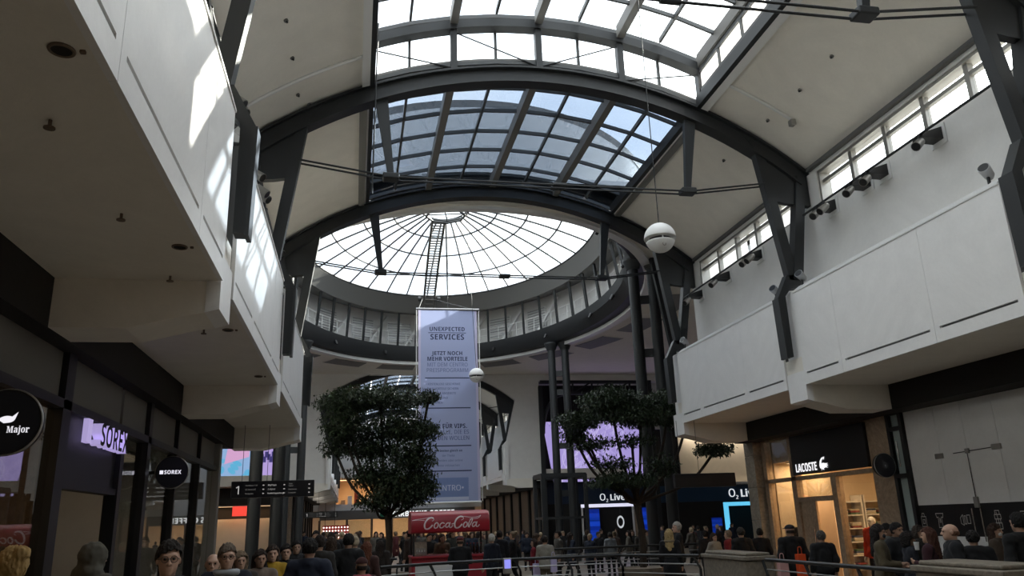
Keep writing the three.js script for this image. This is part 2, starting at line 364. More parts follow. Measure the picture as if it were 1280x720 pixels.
// dark bulkheads over the shop fronts
function bulkhead(name, x0, x1, z0, z1, label) { const o = tag(mesh(name, bx(x0, x1, 3.88, SOF + 0.01, z1, z0), M.bulk, scene), label, 'bulkhead'); o.userData.kind = 'structure'; }
bulkhead('trim_1', 10.97, 11.9, -1, -21.9, 'black bulkhead over the shop fronts on the sunny side');
bulkhead('trim_2', -3.0, -3.6, 4.2, -21.0, 'black bulkhead over the shop fronts on the shaded side');
bulkhead('trim_3', 10.97, 11.9, -49.6, -75, 'black bulkhead in the far arm, right side');
bulkhead('trim_4', -3.0, -3.6, -49.6, -75, 'black bulkhead in the far arm, left side');

// ---- steel arch frames
function archFrame(z, o, { upper = false, fine = true } = {}) {
  const aE = Math.asin(6.2 / ARC_R), t = 0.16;
  mesh('lower_chord', [arcBand(XC, ARC_Y, ARC_R, ARC_R - 0.05, -aE, aE, z - t, z + t, 40), arcBand(XC, ARC_Y, ARC_R - 0.34, ARC_R - 0.39, -aE, aE, z - t, z + t, 40), arcBand(XC, ARC_Y, ARC_R - 0.05, ARC_R - 0.34, -aE, aE, z - 0.05, z + 0.05, 40)], M.steel, o);
  for (const s of [-1, 1]) {
    mesh('end_plate', prism(mx(s, [[4.6, 10.36], [4.86, 10.0], [5.02, 9.55], [5.17, 8.62], [5.55, 8.55], [6.15, 8.5], [6.15, 9.3], [5.6, 9.73], [5.1, 10.06]]), z - 0.07, z + 0.07), M.steel, o);
    mesh('leg', bar(V(X(s, 5.01), 9.95, z), V(X(s, 5.47), 6.74, z), 0.2, 0.22), M.steel, o);
    mesh('leg', bar(V(X(s, 5.98), 9.2, z), V(X(s, 5.56), 6.74, z), 0.24, 0.22), M.steel, o);
    mesh('foot', [prism(mx(s, [[5.3, 6.85], [5.66, 6.85], [5.6, 6.56], [5.34, 6.53], [5.2, 6.36], [5.2, 5.03], [5.06, 5.03], [5.02, 6.32]]), z - 0.1, z + 0.1), prism(mx(s, [[5.0, 6.32], [5.06, 6.32], [5.08, 5.0], [5.03, 5.0]]), z - 0.13, z + 0.13)], M.steel, o);
    const nx = X(s, 3.24), ny = 8.72;
    if (fine) {
      const hp = [[3.62, 10.7], [3.34, 10.78], [3.18, 8.78], [3.3, 8.78]];
      mesh('hanger', prism(mx(s, hp), z - 0.06, z + 0.06), M.steel, o);
      mesh('tie_node', [rbx(nx - 0.17, nx + 0.17, ny - 0.04, ny + 0.09, z - 0.13, z + 0.13, 0.03)], M.steel, o);
      for (const dz of [-0.09, 0.09]) mesh('tie_rod', rod(V(nx, ny, z + dz), V(X(s, 5.08), 9.0, z + dz), 0.022), M.steel, o);
    } else mesh('tie_rod', rod(V(nx, ny, z), V(X(s, 5.08), 9.0, z), 0.03, 5), M.steel, o);
  }
  if (fine) for (const dz of [-0.09, 0.09]) mesh('tie_rod', rod(V(X(-1, 3.24), 8.72, z + dz), V(X(1, 3.24), 8.72, z + dz), 0.022), M.steel, o);
  if (fine) mesh('turnbuckle', [rod(V(XC + 0.15, 8.72, z - 0.09), V(XC + 0.45, 8.72, z - 0.09), 0.05), rod(V(XC + 0.15, 8.72, z + 0.09), V(XC + 0.45, 8.72, z + 0.09), 0.05)], M.steel, o);
  if (upper) {
    const aU = Math.asin(3.95 / ARC_R), up = 1.2;
    mesh('upper_chord', [arcBand(XC, ARC_Y + up, ARC_R, ARC_R - 0.2, -aU, aU, z - 0.14, z + 0.14, 28)], M.steel, o);
    for (let i = 0; i <= 4; i++) {
      const dx = -3.82 + 1.91 * i;
      mesh('post', bx(XC + dx - 0.07, XC + dx + 0.07, arcY(dx) - 0.02, arcY(dx) + up - 0.15, z - 0.09, z + 0.09), M.steel, o);
      if (i < 4) { const b = dx + 1.91, flip = i < 2; mesh('brace', rod(V(XC + dx, arcY(dx) + (flip ? up - 0.25 : 0.05), z + 0.05), V(XC + b, arcY(b) + (flip ? 0.05 : up - 0.25), z + 0.05), 0.018, 6), M.steel, o); }
    }
  }
  return o;
}
const archLabels = { '4.2': 'steel roof arch at the near end of the hall', '-2.2': 'steel roof arch over the near shops', '-8.6': 'steel roof arch with tie rods above the first sign', '-15': 'big dark steel arch truss with glazed gable and V legs', '-21.4': 'dark steel arch framing the entrance to the dome' };
for (const z of Z_NEAR) archFrame(z === 4.2 ? 4.0 : z, thing('steel_arch', archLabels[String(z)], 'arch'), { upper: z === -15 || z === -8.6 || z === -2.2 });
Z_FAR.slice(0, 4).forEach((z, i) => archFrame(z - 0.35, thing('steel_arch', ['dark steel arch on the white wall behind the banner', 'small steel arch inside the far arm, second from the banner', 'small steel arch inside the far arm, third from the banner', 'small steel arch inside the far arm, last before the coffee bar'][i], 'arch'), { fine: false }));

// ---- near end wall of the hall (behind the camera) closes the volume
{
  const o = tag(mesh('wall_back', bx(-10, 18, FLOOR, 13.2, 4.2, 4.5), M.brown, scene), 'dark brown wall closing the near end of the hall', 'wall'); o.userData.kind = 'structure';
}

// ================================================================ THE DOME HALL
const RC = { x: 3.85, z: -33.8 }, RIM = 11.0;
const ell = (ax, az, a) => [RC.x + ax * Math.cos(a), RC.z + az * Math.sin(a)];
// closed elliptical band between two profiles [ax, az, y]
function eRing(profile, n = 96, a0 = 0, a1 = 2 * PI) {
  const pos = [], idx = [], m = profile.length;
  for (let i = 0; i <= n; i++) { const a = a0 + (a1 - a0) * i / n; for (const [ax, az, y] of profile) { const [x, z] = ell(ax, az, a); pos.push(x, y, z); } }
  for (let i = 0; i < n; i++) for (let k = 0; k + 1 < m; k++) { const p = i * m + k, q = p + 1, r = p + m, t = r + 1; idx.push(p, q, t, p, t, r); }
  const g = new THREE.BufferGeometry(); g.setAttribute('position', new THREE.Float32BufferAttribute(pos, 3)); g.setIndex(idx);
  return metric(toCreasedNormals(g, 0.6));
}
const loop = (p) => [...p, p[0]];
{
  // ceiling slab with the elliptical opening
  const pts = [], n = 96, sh = new THREE.Shape([[-20, 21.6], [34, 21.6], [34, 49.5], [-20, 49.5]].map(([x, z]) => new THREE.Vector2(x, z)));
  for (let i = 0; i < n; i++) { const a = 2 * PI * i / n; pts.push(new THREE.Vector2(RC.x + 8.25 * Math.cos(a), -RC.z + 11.95 * Math.sin(a))); }
  sh.holes.push(new THREE.Path(pts));
  const g = new THREE.ExtrudeGeometry(sh, { depth: 0.85, bevelEnabled: false }); g.rotateX(-PI / 2); g.translate(0, RIM, 0);
  const o = struct('ceiling_dome_hall', 'flat grey white ceiling with coffers around the oval dome opening', 'ceiling');
  mesh('slab', metric(g), M.vault, o);
  mesh('rim', eRing(loop([[8.2, 11.9, RIM + 0.3], [8.2, 11.9, RIM - 0.1], [8.6, 12.15, RIM - 0.1], [8.6, 12.15, RIM + 0.02]])), M.whitePaint, o);
  const N = 20;
  for (let i = 0; i < N; i++) {
    const a0 = 2 * PI * (i + 0.16) / N, a1 = 2 * PI * (i + 0.84) / N;
    if (Math.max(Math.sin(a0), Math.sin(a1)) > 0.8) continue;
    mesh('coffer', eRing(loop([[9.3, 12.7, RIM + 0.005], [9.3, 12.7, RIM - 0.03], [10.6, 14.0, RIM - 0.03], [10.6, 14.0, RIM + 0.005]]), 5, a0, a1), M.greyRing, o);
  }
}
// drum: dark ring beam, walkway, posts, grey cone ring and white back wall
{
  const o = struct('trim_dome_ring', 'dark oval ring beam with posts and gallery carrying the glass dome', 'ring');
  mesh('ring_beam', eRing(loop([[8.25, 11.93, RIM + 0.06], [7.8, 11.72, RIM + 0.12], [7.42, 11.55, RIM + 0.5], [7.35, 11.5, 11.9], [7.7, 11.8, 11.9], [8.25, 11.93, 11.9]])), M.steel, o);
  mesh('walkway', eRing(loop([[7.6, 11.7, 11.86], [7.6, 11.7, 11.94], [8.6, 12.5, 11.94], [8.6, 12.5, 11.86]])), M.greyRing, o);
  mesh('back_wall', eRing(loop([[8.35, 12.35, 11.9], [8.35, 12.35, 14.1], [8.6, 12.6, 14.1], [8.6, 12.6, 11.9]])), M.wall, o);
  mesh('cone_ring', eRing(loop([[7.1, 10.7, 13.66], [6.72, 9.86, 14.42], [6.8, 10.0, 14.56], [8.65, 12.6, 14.3], [8.65, 12.6, 14.05], [7.45, 11.1, 13.78], [7.4, 11.05, 13.66]])), M.greyRing, o);
  const N = 44;
  for (let i = 0; i < N; i++) {
    const a = 2 * PI * (i + 0.5) / N, [x0, z0] = ell(7.45, 11.58, a), [x1, z1] = ell(7.22, 10.85, a);
    mesh('post', bar(V(x0, 11.85, z0), V(x1, 13.72, z1), 0.12, 0.12), M.steel, o);
    if (i % 3 === 0) { const [lx, lz] = ell(7.42, 11.54, a + 0.04); mesh('ring_spotlight', rod(V(lx, 11.5, lz), V(lx + (RC.x - lx) * 0.02, 11.28, lz + (RC.z - lz) * 0.015), 0.09, 10, 0.06), M.black, o); }
  }
  // louvred plant doors and raking props seen on the drum's back wall
  for (const a of [-2.3, -2.02, -1.75, -1.3, -1.02, -0.75]) {
    const [x, z] = ell(8.3, 12.27, a), [bx1, bz1] = ell(8.3, 12.27, a + 0.06), ang = Math.atan2(-(bz1 - z), bx1 - x);
    const put = (g) => { g.rotateY(ang); g.translate(x, 12.85, z); return g; };
    const lv = mesh('louvre', put(new THREE.BoxGeometry(1.5, 1.2, 0.06)), M.whitePaint, o), sl = [];
    for (let k = 0; k < 8; k++) { const b = new THREE.BoxGeometry(1.36, 0.05, 0.1); b.translate(0, -0.5 + k * 0.143, 0.02); sl.push(put(b)); }
    mesh('slat_set', sl, M.alu, lv);
    const [px, pz] = ell(8.15, 12.15, a + 0.18), [qx, qz] = ell(7.95, 11.95, a + 0.03);
    mesh('prop', bar(V(px, 13.7, pz), V(qx, 11.95, qz), 0.14, 0.14), M.whitePaint, o);
  }
}
// white balustrade of the ring gallery
{
  const o = thing('gallery_railing', 'white thin balustrade round the oval gallery beneath the dome', 'railing');
  const ring = (y, r) => { const pts = []; for (let i = 0; i < 72; i++) { const [x, z] = ell(7.58, 11.68, 2 * PI * i / 72); pts.push(V(x, y, z)); } return pipe(pts, r, 144, 5, true); };
  mesh('top_rail', ring(12.72, 0.028), M.whitePaint, o);
  mesh('mid_rail', ring(12.32, 0.02), M.whitePaint, o);
  for (let i = 0; i < 88; i++) { const [x, z] = ell(7.58, 11.68, 2 * PI * i / 88); mesh('baluster', cyl(x, 11.9, 12.72, z, 0.022, 5), M.whitePaint, o); }
}
// glass dome: meridian ribs, hoops and one pane between each
{
  const o = struct('window_dome', 'shallow oval glass dome with radial ribs and hoops', 'dome');
  const apex = { x: RC.x, z: RC.z, y: 16.05 }, base = { ax: 6.74, az: 9.88, y: 14.5 }, N = 36, TS = [0.16, 0.36, 0.56, 0.78, 1.0];
  const pt = (t, a, lift = 0) => { const y = base.y + (apex.y - base.y) * (1 - t * t * 0.72 - t * 0.28) + lift; return V(RC.x + base.ax * t * Math.cos(a), y, RC.z + base.az * t * Math.sin(a)); };
  for (let i = 0; i < N; i++) {
    const a = 2 * PI * i / N, b = 2 * PI * (i + 1) / N, pts = [];
    for (let k = 0; k < 8; k++) pts.push(pt(0.16 + 0.84 * k / 7, a));
    mesh('rib', pipe(pts, 0.048, 14, 5), M.steelMid, o);
    for (let k = 0; k + 1 < TS.length; k++) mesh('pane', plate(pt(TS[k], a, 0.045), pt(TS[k], b, 0.045), pt(TS[k + 1], b, 0.045), pt(TS[k + 1], a, 0.045), 0.01), M.clearGlass, o);
  }
  for (const t of TS) { const pts = []; for (let i = 0; i < N; i++) pts.push(pt(t, 2 * PI * i / N)); mesh('hoop', pipe(pts, t === 1 ? 0.06 : 0.045, 108, 5, true), M.steelMid, o); }
  const cap = []; for (let i = 0; i < N; i++) cap.push(plate(pt(0.01, 2 * PI * i / N, 0.045), pt(0.01, 2 * PI * (i + 1) / N, 0.045), pt(0.16, 2 * PI * (i + 1) / N, 0.045), pt(0.16, 2 * PI * i / N, 0.045), 0.01));
  mesh('crown_glazing', cap, M.clearGlass, o);
  // hanging crown hoop and maintenance ladder
  const c = thing('crown_hoop', 'grey octagonal hoop hanging under the top of the dome', 'hoop'), hp = (r, y) => { const g = []; for (let i = 0; i < 8; i++) { const a = 2 * PI * i / 8 + 0.2, b = a + 2 * PI / 8; g.push(rod(V(RC.x + r * Math.cos(a), y, RC.z + r * Math.sin(a)), V(RC.x + r * Math.cos(b), y, RC.z + r * Math.sin(b)), 0.055, 6)); } return g; };
  mesh('outer_ring', hp(1.05, 15.68), M.steelMid, c);
  mesh('inner_ring', hp(0.9, 15.52), M.steelMid, c);
  for (let i = 0; i < 8; i++) { const a = 2 * PI * i / 8 + 0.2; mesh('hanger', rod(V(RC.x + Math.cos(a), 15.5, RC.z + Math.sin(a)), V(RC.x + 1.03 * Math.cos(a), 15.96, RC.z + 1.2 * Math.sin(a)), 0.02, 5), M.steelMid, c); }
  for (const a of [0.2, 0.2 + PI / 2]) mesh('spoke', rod(V(RC.x + Math.cos(a), 15.6, RC.z + Math.sin(a)), V(RC.x - Math.cos(a), 15.6, RC.z - Math.sin(a)), 0.03, 5), M.steelMid, c);
  const l = thing('ladder', 'grey steel maintenance ladder curving up the inside of the dome', 'ladder');
  const path = [V(RC.x + 0.12, 13.6, RC.z - 10.3)]; for (let k = 0; k <= 6; k++) { const p = pt(0.97 - 0.83 * k / 6, -PI / 2, -0.16); path.push(V(RC.x + 0.12 - 0.3 * k / 6, p.y, p.z)); }
  const cv = new THREE.CatmullRomCurve3(path);
  for (const dx of [-0.3, 0.3]) mesh('stile', pipe(path.map((p) => V(p.x + dx, p.y, p.z)), 0.065, 40, 6), M.rib, l);
  for (let k = 1; k < 34; k++) { const p = cv.getPointAt(k / 34); mesh('rung', rod(V(p.x - 0.3, p.y, p.z), V(p.x + 0.3, p.y, p.z), 0.036, 5), M.rib, l); }
  for (const dx of [-0.55, 0.55]) mesh('wheel', rod(V(RC.x + 0.1 + dx - 0.08, 14.25, RC.z - 9.6), V(RC.x + 0.1 + dx + 0.08, 14.25, RC.z - 9.6), 0.14, 12), M.steelMid, l);
}
// the wall behind the banner with the far arm's arched mouth, and the walls that close the dome hall
{
  const hole = mx(-1, [[D_FAS, 4.3], [D_FAS, 6.5], [5.5, 6.8], [6.1, 9.25]]), a = Math.asin(6.1 / ARC_R);
  for (let i = 0; i <= 24; i++) { const t = -a + 2 * a * i / 24; hole.push([XC + ARC_R * Math.sin(t), ARC_Y + ARC_R * Math.cos(t) - 0.02]); }
  hole.push(...mx(1, [[6.1, 9.25], [5.5, 6.8], [D_FAS, 6.5], [D_FAS, 4.3]]));
  const o = struct('wall_far', 'white wall behind the banner pierced by the arched mouth of the far arm', 'wall');
  mesh('wall_face', prism([[-4.6, 4.3], ...hole, [11.5, 4.3], [11.5, RIM], [-4.6, RIM]], -49.6, -49.3), M.wall, o);
  mesh('wall_top', [bx(11.5, 34, 10.55, RIM + 0.4, -49.7, -49.32), bx(-20, -4.6, 10.55, RIM + 0.4, -49.7, -49.32)], M.wall, o);
  mesh('bay_lid', [bx(11.5, 34, 10.6, 10.9, -51.7, -49.4), bx(-20, -4.0, 10.6, 10.9, -51.7, -49.4)], M.wall, o);
  const w = (name, g, m, label) => { const q = tag(mesh(name, g, m, scene), label, 'wall'); q.userData.kind = 'structure'; };
  w('wall_dome_hall_right', [bx(11.9, 34, FLOOR, RIM, -21.7, -21.4), bx(10.05, 12, SOF + 0.6, RIM, -21.7, -21.4)], M.wall, 'near wall of the dome hall behind the polo shop');
  w('wall_dome_hall_left', [bx(-20, -3.7, FLOOR, RIM, -21.7, -21.4), bx(-4, -2.4, SOF + 0.6, RIM, -21.7, -21.4)], M.wall, 'near wall of the dome hall behind the shoe shop');
  w('wall_end_right', bx(34, 34.3, FLOOR, RIM, -52, -21.4), M.wall, 'end wall of the right hand arm');
  w('wall_end_left', bx(-20.3, -20, FLOOR, RIM, -52, -21.4), M.wall, 'end wall of the left hand arm');
  // panel above the arch where the near hall meets the dome hall
  const b = Math.asin(6.3 / ARC_R), top = [[XC + 6.6, 9.3], [XC + 6.6, 12.0], [XC - 6.6, 12.0], [XC - 6.6, 9.3]], arc = [];
  for (let i = 0; i <= 24; i++) { const t = -b + 2 * b * i / 24; arc.push([XC + (ARC_R + 0.02) * Math.sin(t), ARC_Y + (ARC_R + 0.02) * Math.cos(t)]); }
  w('wall_over_arch', prism([...arc, ...top], -21.75, -21.6), M.wall, 'white strip of wall over the arch before the dome');
}
// round steel columns under the ring, in pairs
{
  const col = (pts, top, label, brace, group) => {
    const o = thing('column_pair', label, 'column', [0, 0, 0], 0, group);
    pts.forEach(([x, z]) => {
      mesh('shaft', cyl(x, FLOOR, top - 0.3, z, 0.2, 20), M.steel, o);
      mesh('capital', [cyl(x, top - 0.32, top, z, 0.24, 20, 0.36), cyl(x, top, top + 0.08, z, 0.36, 20)], M.steel, o);
      mesh('base_collar', cyl(x, FLOOR, FLOOR + 0.3, z, 0.3, 20, 0.22), M.steel, o);
    });
    for (const y of brace) mesh('cross_plate', bar(V(pts[0][0], y, pts[0][1]), V(pts[1][0], y, pts[1][1]), 0.1, 0.3), M.steel, o);
    return o;
  };
  const far = [[10.25, -40.5], [10.95, -40.3]], near = [[10.05, -26.7], [10.72, -26.5]];
  col(far, 11.0, 'pair of tall dark round columns between the banner and the leafy tree with purple screen', [3.2, 5.6, 8.4, 9.4]);
  const nr = col(near, 11.1, 'cluster of dark round columns rising behind the wide tree to the ring', [7.6, 9.6]);
  mesh('raking_strut', bar(V(10.5, 11.0, -25.9), V(11.15, 6.6, -25.9), 0.16, 0.16), M.steel, nr);
  mesh('raking_strut', bar(V(11.15, 6.6, -25.9), V(10.75, 5.2, -26.2), 0.12, 0.12), M.steel, nr);
  const mir = (l) => l.map(([x, z]) => [2 * XC - x, z]);
  col(mir(far), 11.0, 'pair of dark round columns behind the hanging direction sign, far side of the dome', [5.6, 8.4]);
  col(mir(near), 11.1, 'pair of dark round columns just behind the hanging direction sign', [7.6, 9.6]);
  const o = thing('steel_portal', 'dark steel box frame standing round the foot of the columns', 'frame');
  for (const [x, z] of [[9.2, -39.4], [11.4, -39.4], [9.2, -41.2], [11.4, -41.2]]) mesh('upright', bx(x - 0.09, x + 0.09, FLOOR, 4.1, z - 0.09, z + 0.09), M.steel, o);
  for (const [a, b] of [[[9.2, -39.4], [11.4, -39.4]], [[9.2, -41.2], [11.4, -41.2]], [[9.2, -39.4], [9.2, -41.2]], [[11.4, -39.4], [11.4, -41.2]]]) { mesh('head_beam', bar(V(a[0], 4.05, a[1]), V(b[0], 4.05, b[1]), 0.16, 0.22), M.steel, o); mesh('mid_beam', bar(V(a[0], 2.0, a[1]), V(b[0], 2.0, b[1]), 0.1, 0.12), M.steel, o); }
}
// recessed media bays left and right of the white wall: dark back, steel portal, big screen
const purple = canvasTex(512, 384, (c, w, h) => {
  c.fillStyle = '#a99ada'; c.fillRect(0, 0, w, h);
  for (let i = 0; i < 60; i++) { c.strokeStyle = ['#b4a6e2', '#a091d2', '#c6bbec'][i % 3]; c.lineWidth = 2 + (i % 5); c.beginPath(); c.moveTo((i * 83) % w, 0); c.bezierCurveTo((i * 57) % w, h * 0.4, (i * 131) % w, h * 0.6, (i * 37) % w, h); c.stroke(); }
});
const pastel = canvasTex(512, 384, (c, w, h) => {
  c.fillStyle = '#b59fdc'; c.fillRect(0, 0, w, h);
  c.fillStyle = '#8fb2dc'; c.fillRect(w * 0.5, 0, w * 0.23, h); c.fillStyle = '#5fb3da'; for (let i = 0; i < 14; i++) { c.beginPath(); c.ellipse(w * 0.5 + (i * 41) % (w * 0.22), h * 0.55 + (i * 57) % (h * 0.5), 22, 12, i, 0, 7); c.fill(); }
  c.fillStyle = '#d7a6cf'; c.beginPath(); c.moveTo(w * 0.55, 100); c.lineTo(w * 0.72, 40); c.lineTo(w * 0.71, 190); c.lineTo(w * 0.52, 230); c.fill();
  c.fillStyle = '#3b3470'; for (let i = 0; i < 7; i++) c.fillRect(w * 0.78 + i * 9, h * 0.42 + (i % 3) * 14, 14, 34);
  c.fillStyle = '#c957a8'; c.beginPath(); c.ellipse(w * 0.8, h * 0.88, 14, 8, 0, 0, 7); c.fill();
});
function screenMat(t, i) { return new THREE.MeshStandardMaterial({ color: 0x000000, emissive: 0xffffff, emissiveMap: t, emissiveIntensity: i * 0.5, roughness: 0.4 }); }
for (const s of [1, -1]) {
  const x0 = X(s, 7.67), x1 = X(s, 15.3), L = (d) => X(s, d);
  const o = struct(s > 0 ? 'wall_media_right' : 'wall_media_left', `dark recessed wall with steel portal ${s > 0 ? 'around the purple screen' : 'around the pastel screen'}`, 'wall');
  mesh('back', bx(Math.min(x0, s > 0 ? 34 : -20), Math.max(x0, s > 0 ? 34 : -20), FLOOR, 10.6, -51.6, -51.3), M.blackMatt, o);
  mesh('reveal', bx(x0 - 0.05, x0 + 0.05, 4.2, 10.6, -51.4, -49.5), M.wall, o);
  mesh('portal_post', bx(L(7.78) - 0.14, L(7.78) + 0.14, FLOOR, 10.2, -49.6, -49.2), M.steel, o);
  mesh('portal_post', bx(L(15.2) - 0.14, L(15.2) + 0.14, FLOOR, 10.6, -49.6, -49.2), M.steel, o);
  mesh('truss_chord', bx(L(7.78), L(15.2), 10.42, 10.6, -49.6, -49.25), M.steel, o);
  mesh('truss_chord', bx(L(8.5), L(15.2), 9.7, 9.86, -49.6, -49.3), M.steel, o);
  for (let k = 0; k < 5; k++) { const d = 8.7 + k * 1.3; mesh('truss_web', bar(V(L(d), 9.8, -49.42), V(L(d + 1.25), 10.5, -49.42), 0.1, 0.1), M.steel, o); mesh('truss_web', bx(L(d) - 0.05, L(d) + 0.05, 9.8, 10.5, -49.48, -49.36), M.steel, o); }
  const arch = []; for (let k = 0; k <= 8; k++) { const a = PI / 2 * k / 8; arch.push(V(L(7.9 + 1.5 * (1 - Math.cos(a))), 7.2 + 2.5 * Math.sin(a), -49.4)); }
  mesh('arched_brace', pipe(arch, 0.12, 24, 6), M.steel, o);
  const q = s > 0 ? [[8.25, 8.15], [15.6, 8.15], [15.2, 4.25], [8.85, 4.25]] : [[7.75, 8.2], [15, 8.2], [15, 4.85], [8.1, 4.85]];
  const sc = thing('media_screen', s > 0 ? 'large glowing purple screen behind the wide leafy tree' : 'large pastel glowing screen behind the dark columns and direction sign', 'screen');
  const pts = q.map(([d, y]) => [L(d), y]);
  mesh('housing', prism(pts.map(([x, y]) => [x, y]), -51.3, -51.12), M.black, sc);
  const g = new THREE.ShapeGeometry(new THREE.Shape(pts.map(([x, y]) => new THREE.Vector2(x, y)))), u = g.attributes.uv, p = g.attributes.position;
  for (let i = 0; i < p.count; i++) u.setXY(i, (p.getX(i) - Math.min(L(8), L(15.5))) / 7.5, (p.getY(i) - 4.2) / 4);
  g.translate(0, 0, -51.1);
  mesh('display', g, screenMat(s > 0 ? purple : pastel, 0.85), sc);
  const rl = new THREE.RectAreaLight(new THREE.Color().setRGB(0.6, 0.5, 0.9), 0.15, 6.4, 3.4); rl.name = 'screen_light'; rl.position.set(L(11.8), 6.3, -51.0); rl.lookAt(L(11.8), 6.3, -40); sc.add(rl);
}

// ================================================================ SHOP FRONTS
function atY(px, py, y) { const v = AX.clone().multiplyScalar(px - 640).addScaledVector(AY, 360 - py).addScaledVector(AZ, -FOCAL); return v.multiplyScalar((y - EYE) / v.y).add(camera.position); }
function areaLight(parent, x, y, z, w, h, tx, ty, tz, r, g, b, i, name = 'lamp_light') {
  const l = new THREE.RectAreaLight(new THREE.Color().setRGB(r, g, b), i, w, h); l.name = name; l.position.set(x, y, z); l.lookAt(tx, ty, tz + 1e-4); parent.add(l); return l;
}
const print = (w, h, tex, o = {}) => { const g = new THREE.PlaneGeometry(w, h); return [g, new THREE.MeshStandardMaterial({ map: tex, roughness: 0.6, ...o })]; };
function lightPanel(x0, x1, y, z0, z1, col, i, gi, label, group) {   // flush ceiling light and its light, facing down
  const o = thing('ceiling_light', label, 'light', [0, 0, 0], 0, group);
  mesh('housing', bx(x0, x1, y, y + 0.05, z1, z0), M.lampGrey, o);
  mesh('diffuser', bx(x0 + 0.03, x1 - 0.03, y - 0.012, y, z1 + 0.03, z0 - 0.03), glow(...col, gi), o);
  areaLight(o, (x0 + x1) / 2, y - 0.03, (z0 + z1) / 2, x1 - x0, Math.abs(z1 - z0), (x0 + x1) / 2, 0, (z0 + z1) / 2, ...col, i);
  return o;
}
const WARM = [1, 0.62, 0.32];

// ---- right: polo shop with tan frames
{
  const o = thing('shop_front', 'tan framed polo shirt shop front with black sign panel and warm windows', 'shop front'), x = SHOP_R, d = 0.16;
  const fr = (z0, z1, y0, y1, m = M.tan, name = 'frame_member') => mesh(name, bx(x - 0.03, x + d, y0, y1, z1, z0), m, o);
  fr(-21.5, -21.3, FLOOR, 3.9); fr(-20.05, -19.82, FLOOR, 3.9); fr(-18.22, -18.0, FLOOR, 2.72); fr(-16.5, -16.3, FLOOR, 3.9); fr(-21.5, -16.3, 2.7, 2.8); fr(-21.5, -16.3, 3.84, 3.9); fr(-19.82, -18.22, 2.14, 2.26);
  fr(-21.5, -16.3, FLOOR, FLOOR + 0.12);
  mesh('pier', bx(x - 0.06, x + 0.3, FLOOR, 3.9, -16.3, -15.72), M.tan, o);
  mesh('pane', bx(x + 0.05, x + 0.06, 0.02, 2.7, -21.3, -20.05), M.shopGlass, o);
  mesh('pane', bx(x + 0.05, x + 0.06, 2.8, 3.84, -21.3, -20.05), M.shopGlass, o);
  mesh('pane', bx(x + 0.05, x + 0.06, 2.26, 2.7, -19.82, -18.22), M.shopGlass, o);
  mesh('pane', bx(x + 0.05, x + 0.06, 0.02, 2.7, -18.0, -16.5), M.shopGlass, o);
  mesh('sign_panel', rbx(x - 0.1, x + 0.05, 2.83, 3.84, -19.8, -16.52, 0.015), M.black, o);
  const door = mesh('door', bx(x + 0.02, x + 0.07, FLOOR, 2.14, -19.8, -19.1), M.tan, o);
  mesh('handle', rod(V(x - 0.06, 0.8, -19.2), V(x - 0.06, 1.5, -19.2), 0.018), M.chrome, door);
  const t = text3('LACOSTE', 0.21, 0.006); t.scale(0.84, 1, 1); t.rotateY(-PI / 2); t.translate(x - 0.11, 3.0, -19.1);
  mesh('sign_lettering', t, glow(0.85, 0.85, 0.88, 1), o);
  // reptile emblem: jaws open, tail curled up
  const e = new THREE.Shape(); [[0, 0.02], [0.02, -0.06], [0.09, -0.07], [0.07, -0.12], [0.13, -0.08], [0.2, -0.12], [0.19, -0.07], [0.27, -0.05], [0.4, -0.06], [0.32, -0.02], [0.42, 0.0], [0.34, 0.03], [0.42, 0.06], [0.28, 0.06], [0.18, 0.08], [0.1, 0.06], [0.12, 0.14], [0.22, 0.2], [0.24, 0.16], [0.28, 0.24], [0.14, 0.22], [0.04, 0.14]].forEach(([a, b], i) => (i ? e.lineTo(a, b) : e.moveTo(a, b)));
  const eg = new THREE.ExtrudeGeometry(e, { depth: 0.006, bevelEnabled: false }); eg.rotateY(-PI / 2); eg.scale(0.9, 0.9, 0.9); eg.translate(x - 0.11, 2.98, -18.47);
  mesh('emblem', eg, glow(0.85, 0.85, 0.88, 1), o);
  // room behind the glass
  const r = struct('wall_polo_shop', 'warm beige inner walls of the polo shirt shop', 'wall');
  mesh('back_wall', bx(15.4, 15.6, FLOOR, 3.9, -21.4, -15.7), M.beige, r);
  mesh('side_wall', bx(11.8, 15.6, FLOOR, 3.9, -21.4, -21.3), M.beige, r);
  mesh('side_wall', bx(11.8, 15.6, FLOOR, 3.9, -15.85, -15.7), M.beige, r);
  mesh('shop_ceiling', bx(11.8, 15.6, 3.25, 3.4, -21.4, -15.7), M.beige, r);
  mesh('display_wall', bx(12.75, 12.83, FLOOR, 2.9, -21.28, -20.1), M.beige, r);
  lightPanel(12.0, 15.0, 3.22, -18.6, -19.0, WARM, 9, 2.2, 'long warm ceiling light behind the polo shop door');
  lightPanel(12.0, 15.0, 3.22, -16.9, -17.3, WARM, 9, 2.2, 'long warm ceiling light over the right hand shop window');
  lightPanel(12.0, 12.8, 3.22, -20.4, -21.0, WARM, 11, 2.2, 'short warm ceiling light over the corner shop window');
  [[12.5, -17.6], [13.2, -16.4], [12.4, -18.2], [13.6, -17.5], [12.3, -19.9], [12.4, -20.8]].forEach(([lx, lz]) => { const s = thing('downlight', 'small round warm downlight in the polo shop ceiling', 'light', [0, 0, 0], 0, 'polo shop downlights'); mesh('bezel', cyl(lx, 3.2, 3.25, lz, 0.07, 12), M.chrome, s); mesh('lens', cyl(lx, 3.19, 3.2, lz, 0.05, 12), glow(1, 0.8, 0.55, 6), s); });
  // wall shelves with folded clothes, along the far side wall where the windows look
  const shades = [std(0.6, 0.55, 0.5), std(0.25, 0.05, 0.05), std(0.05, 0.08, 0.16), std(0.5, 0.46, 0.35), std(0.08, 0.16, 0.1)];
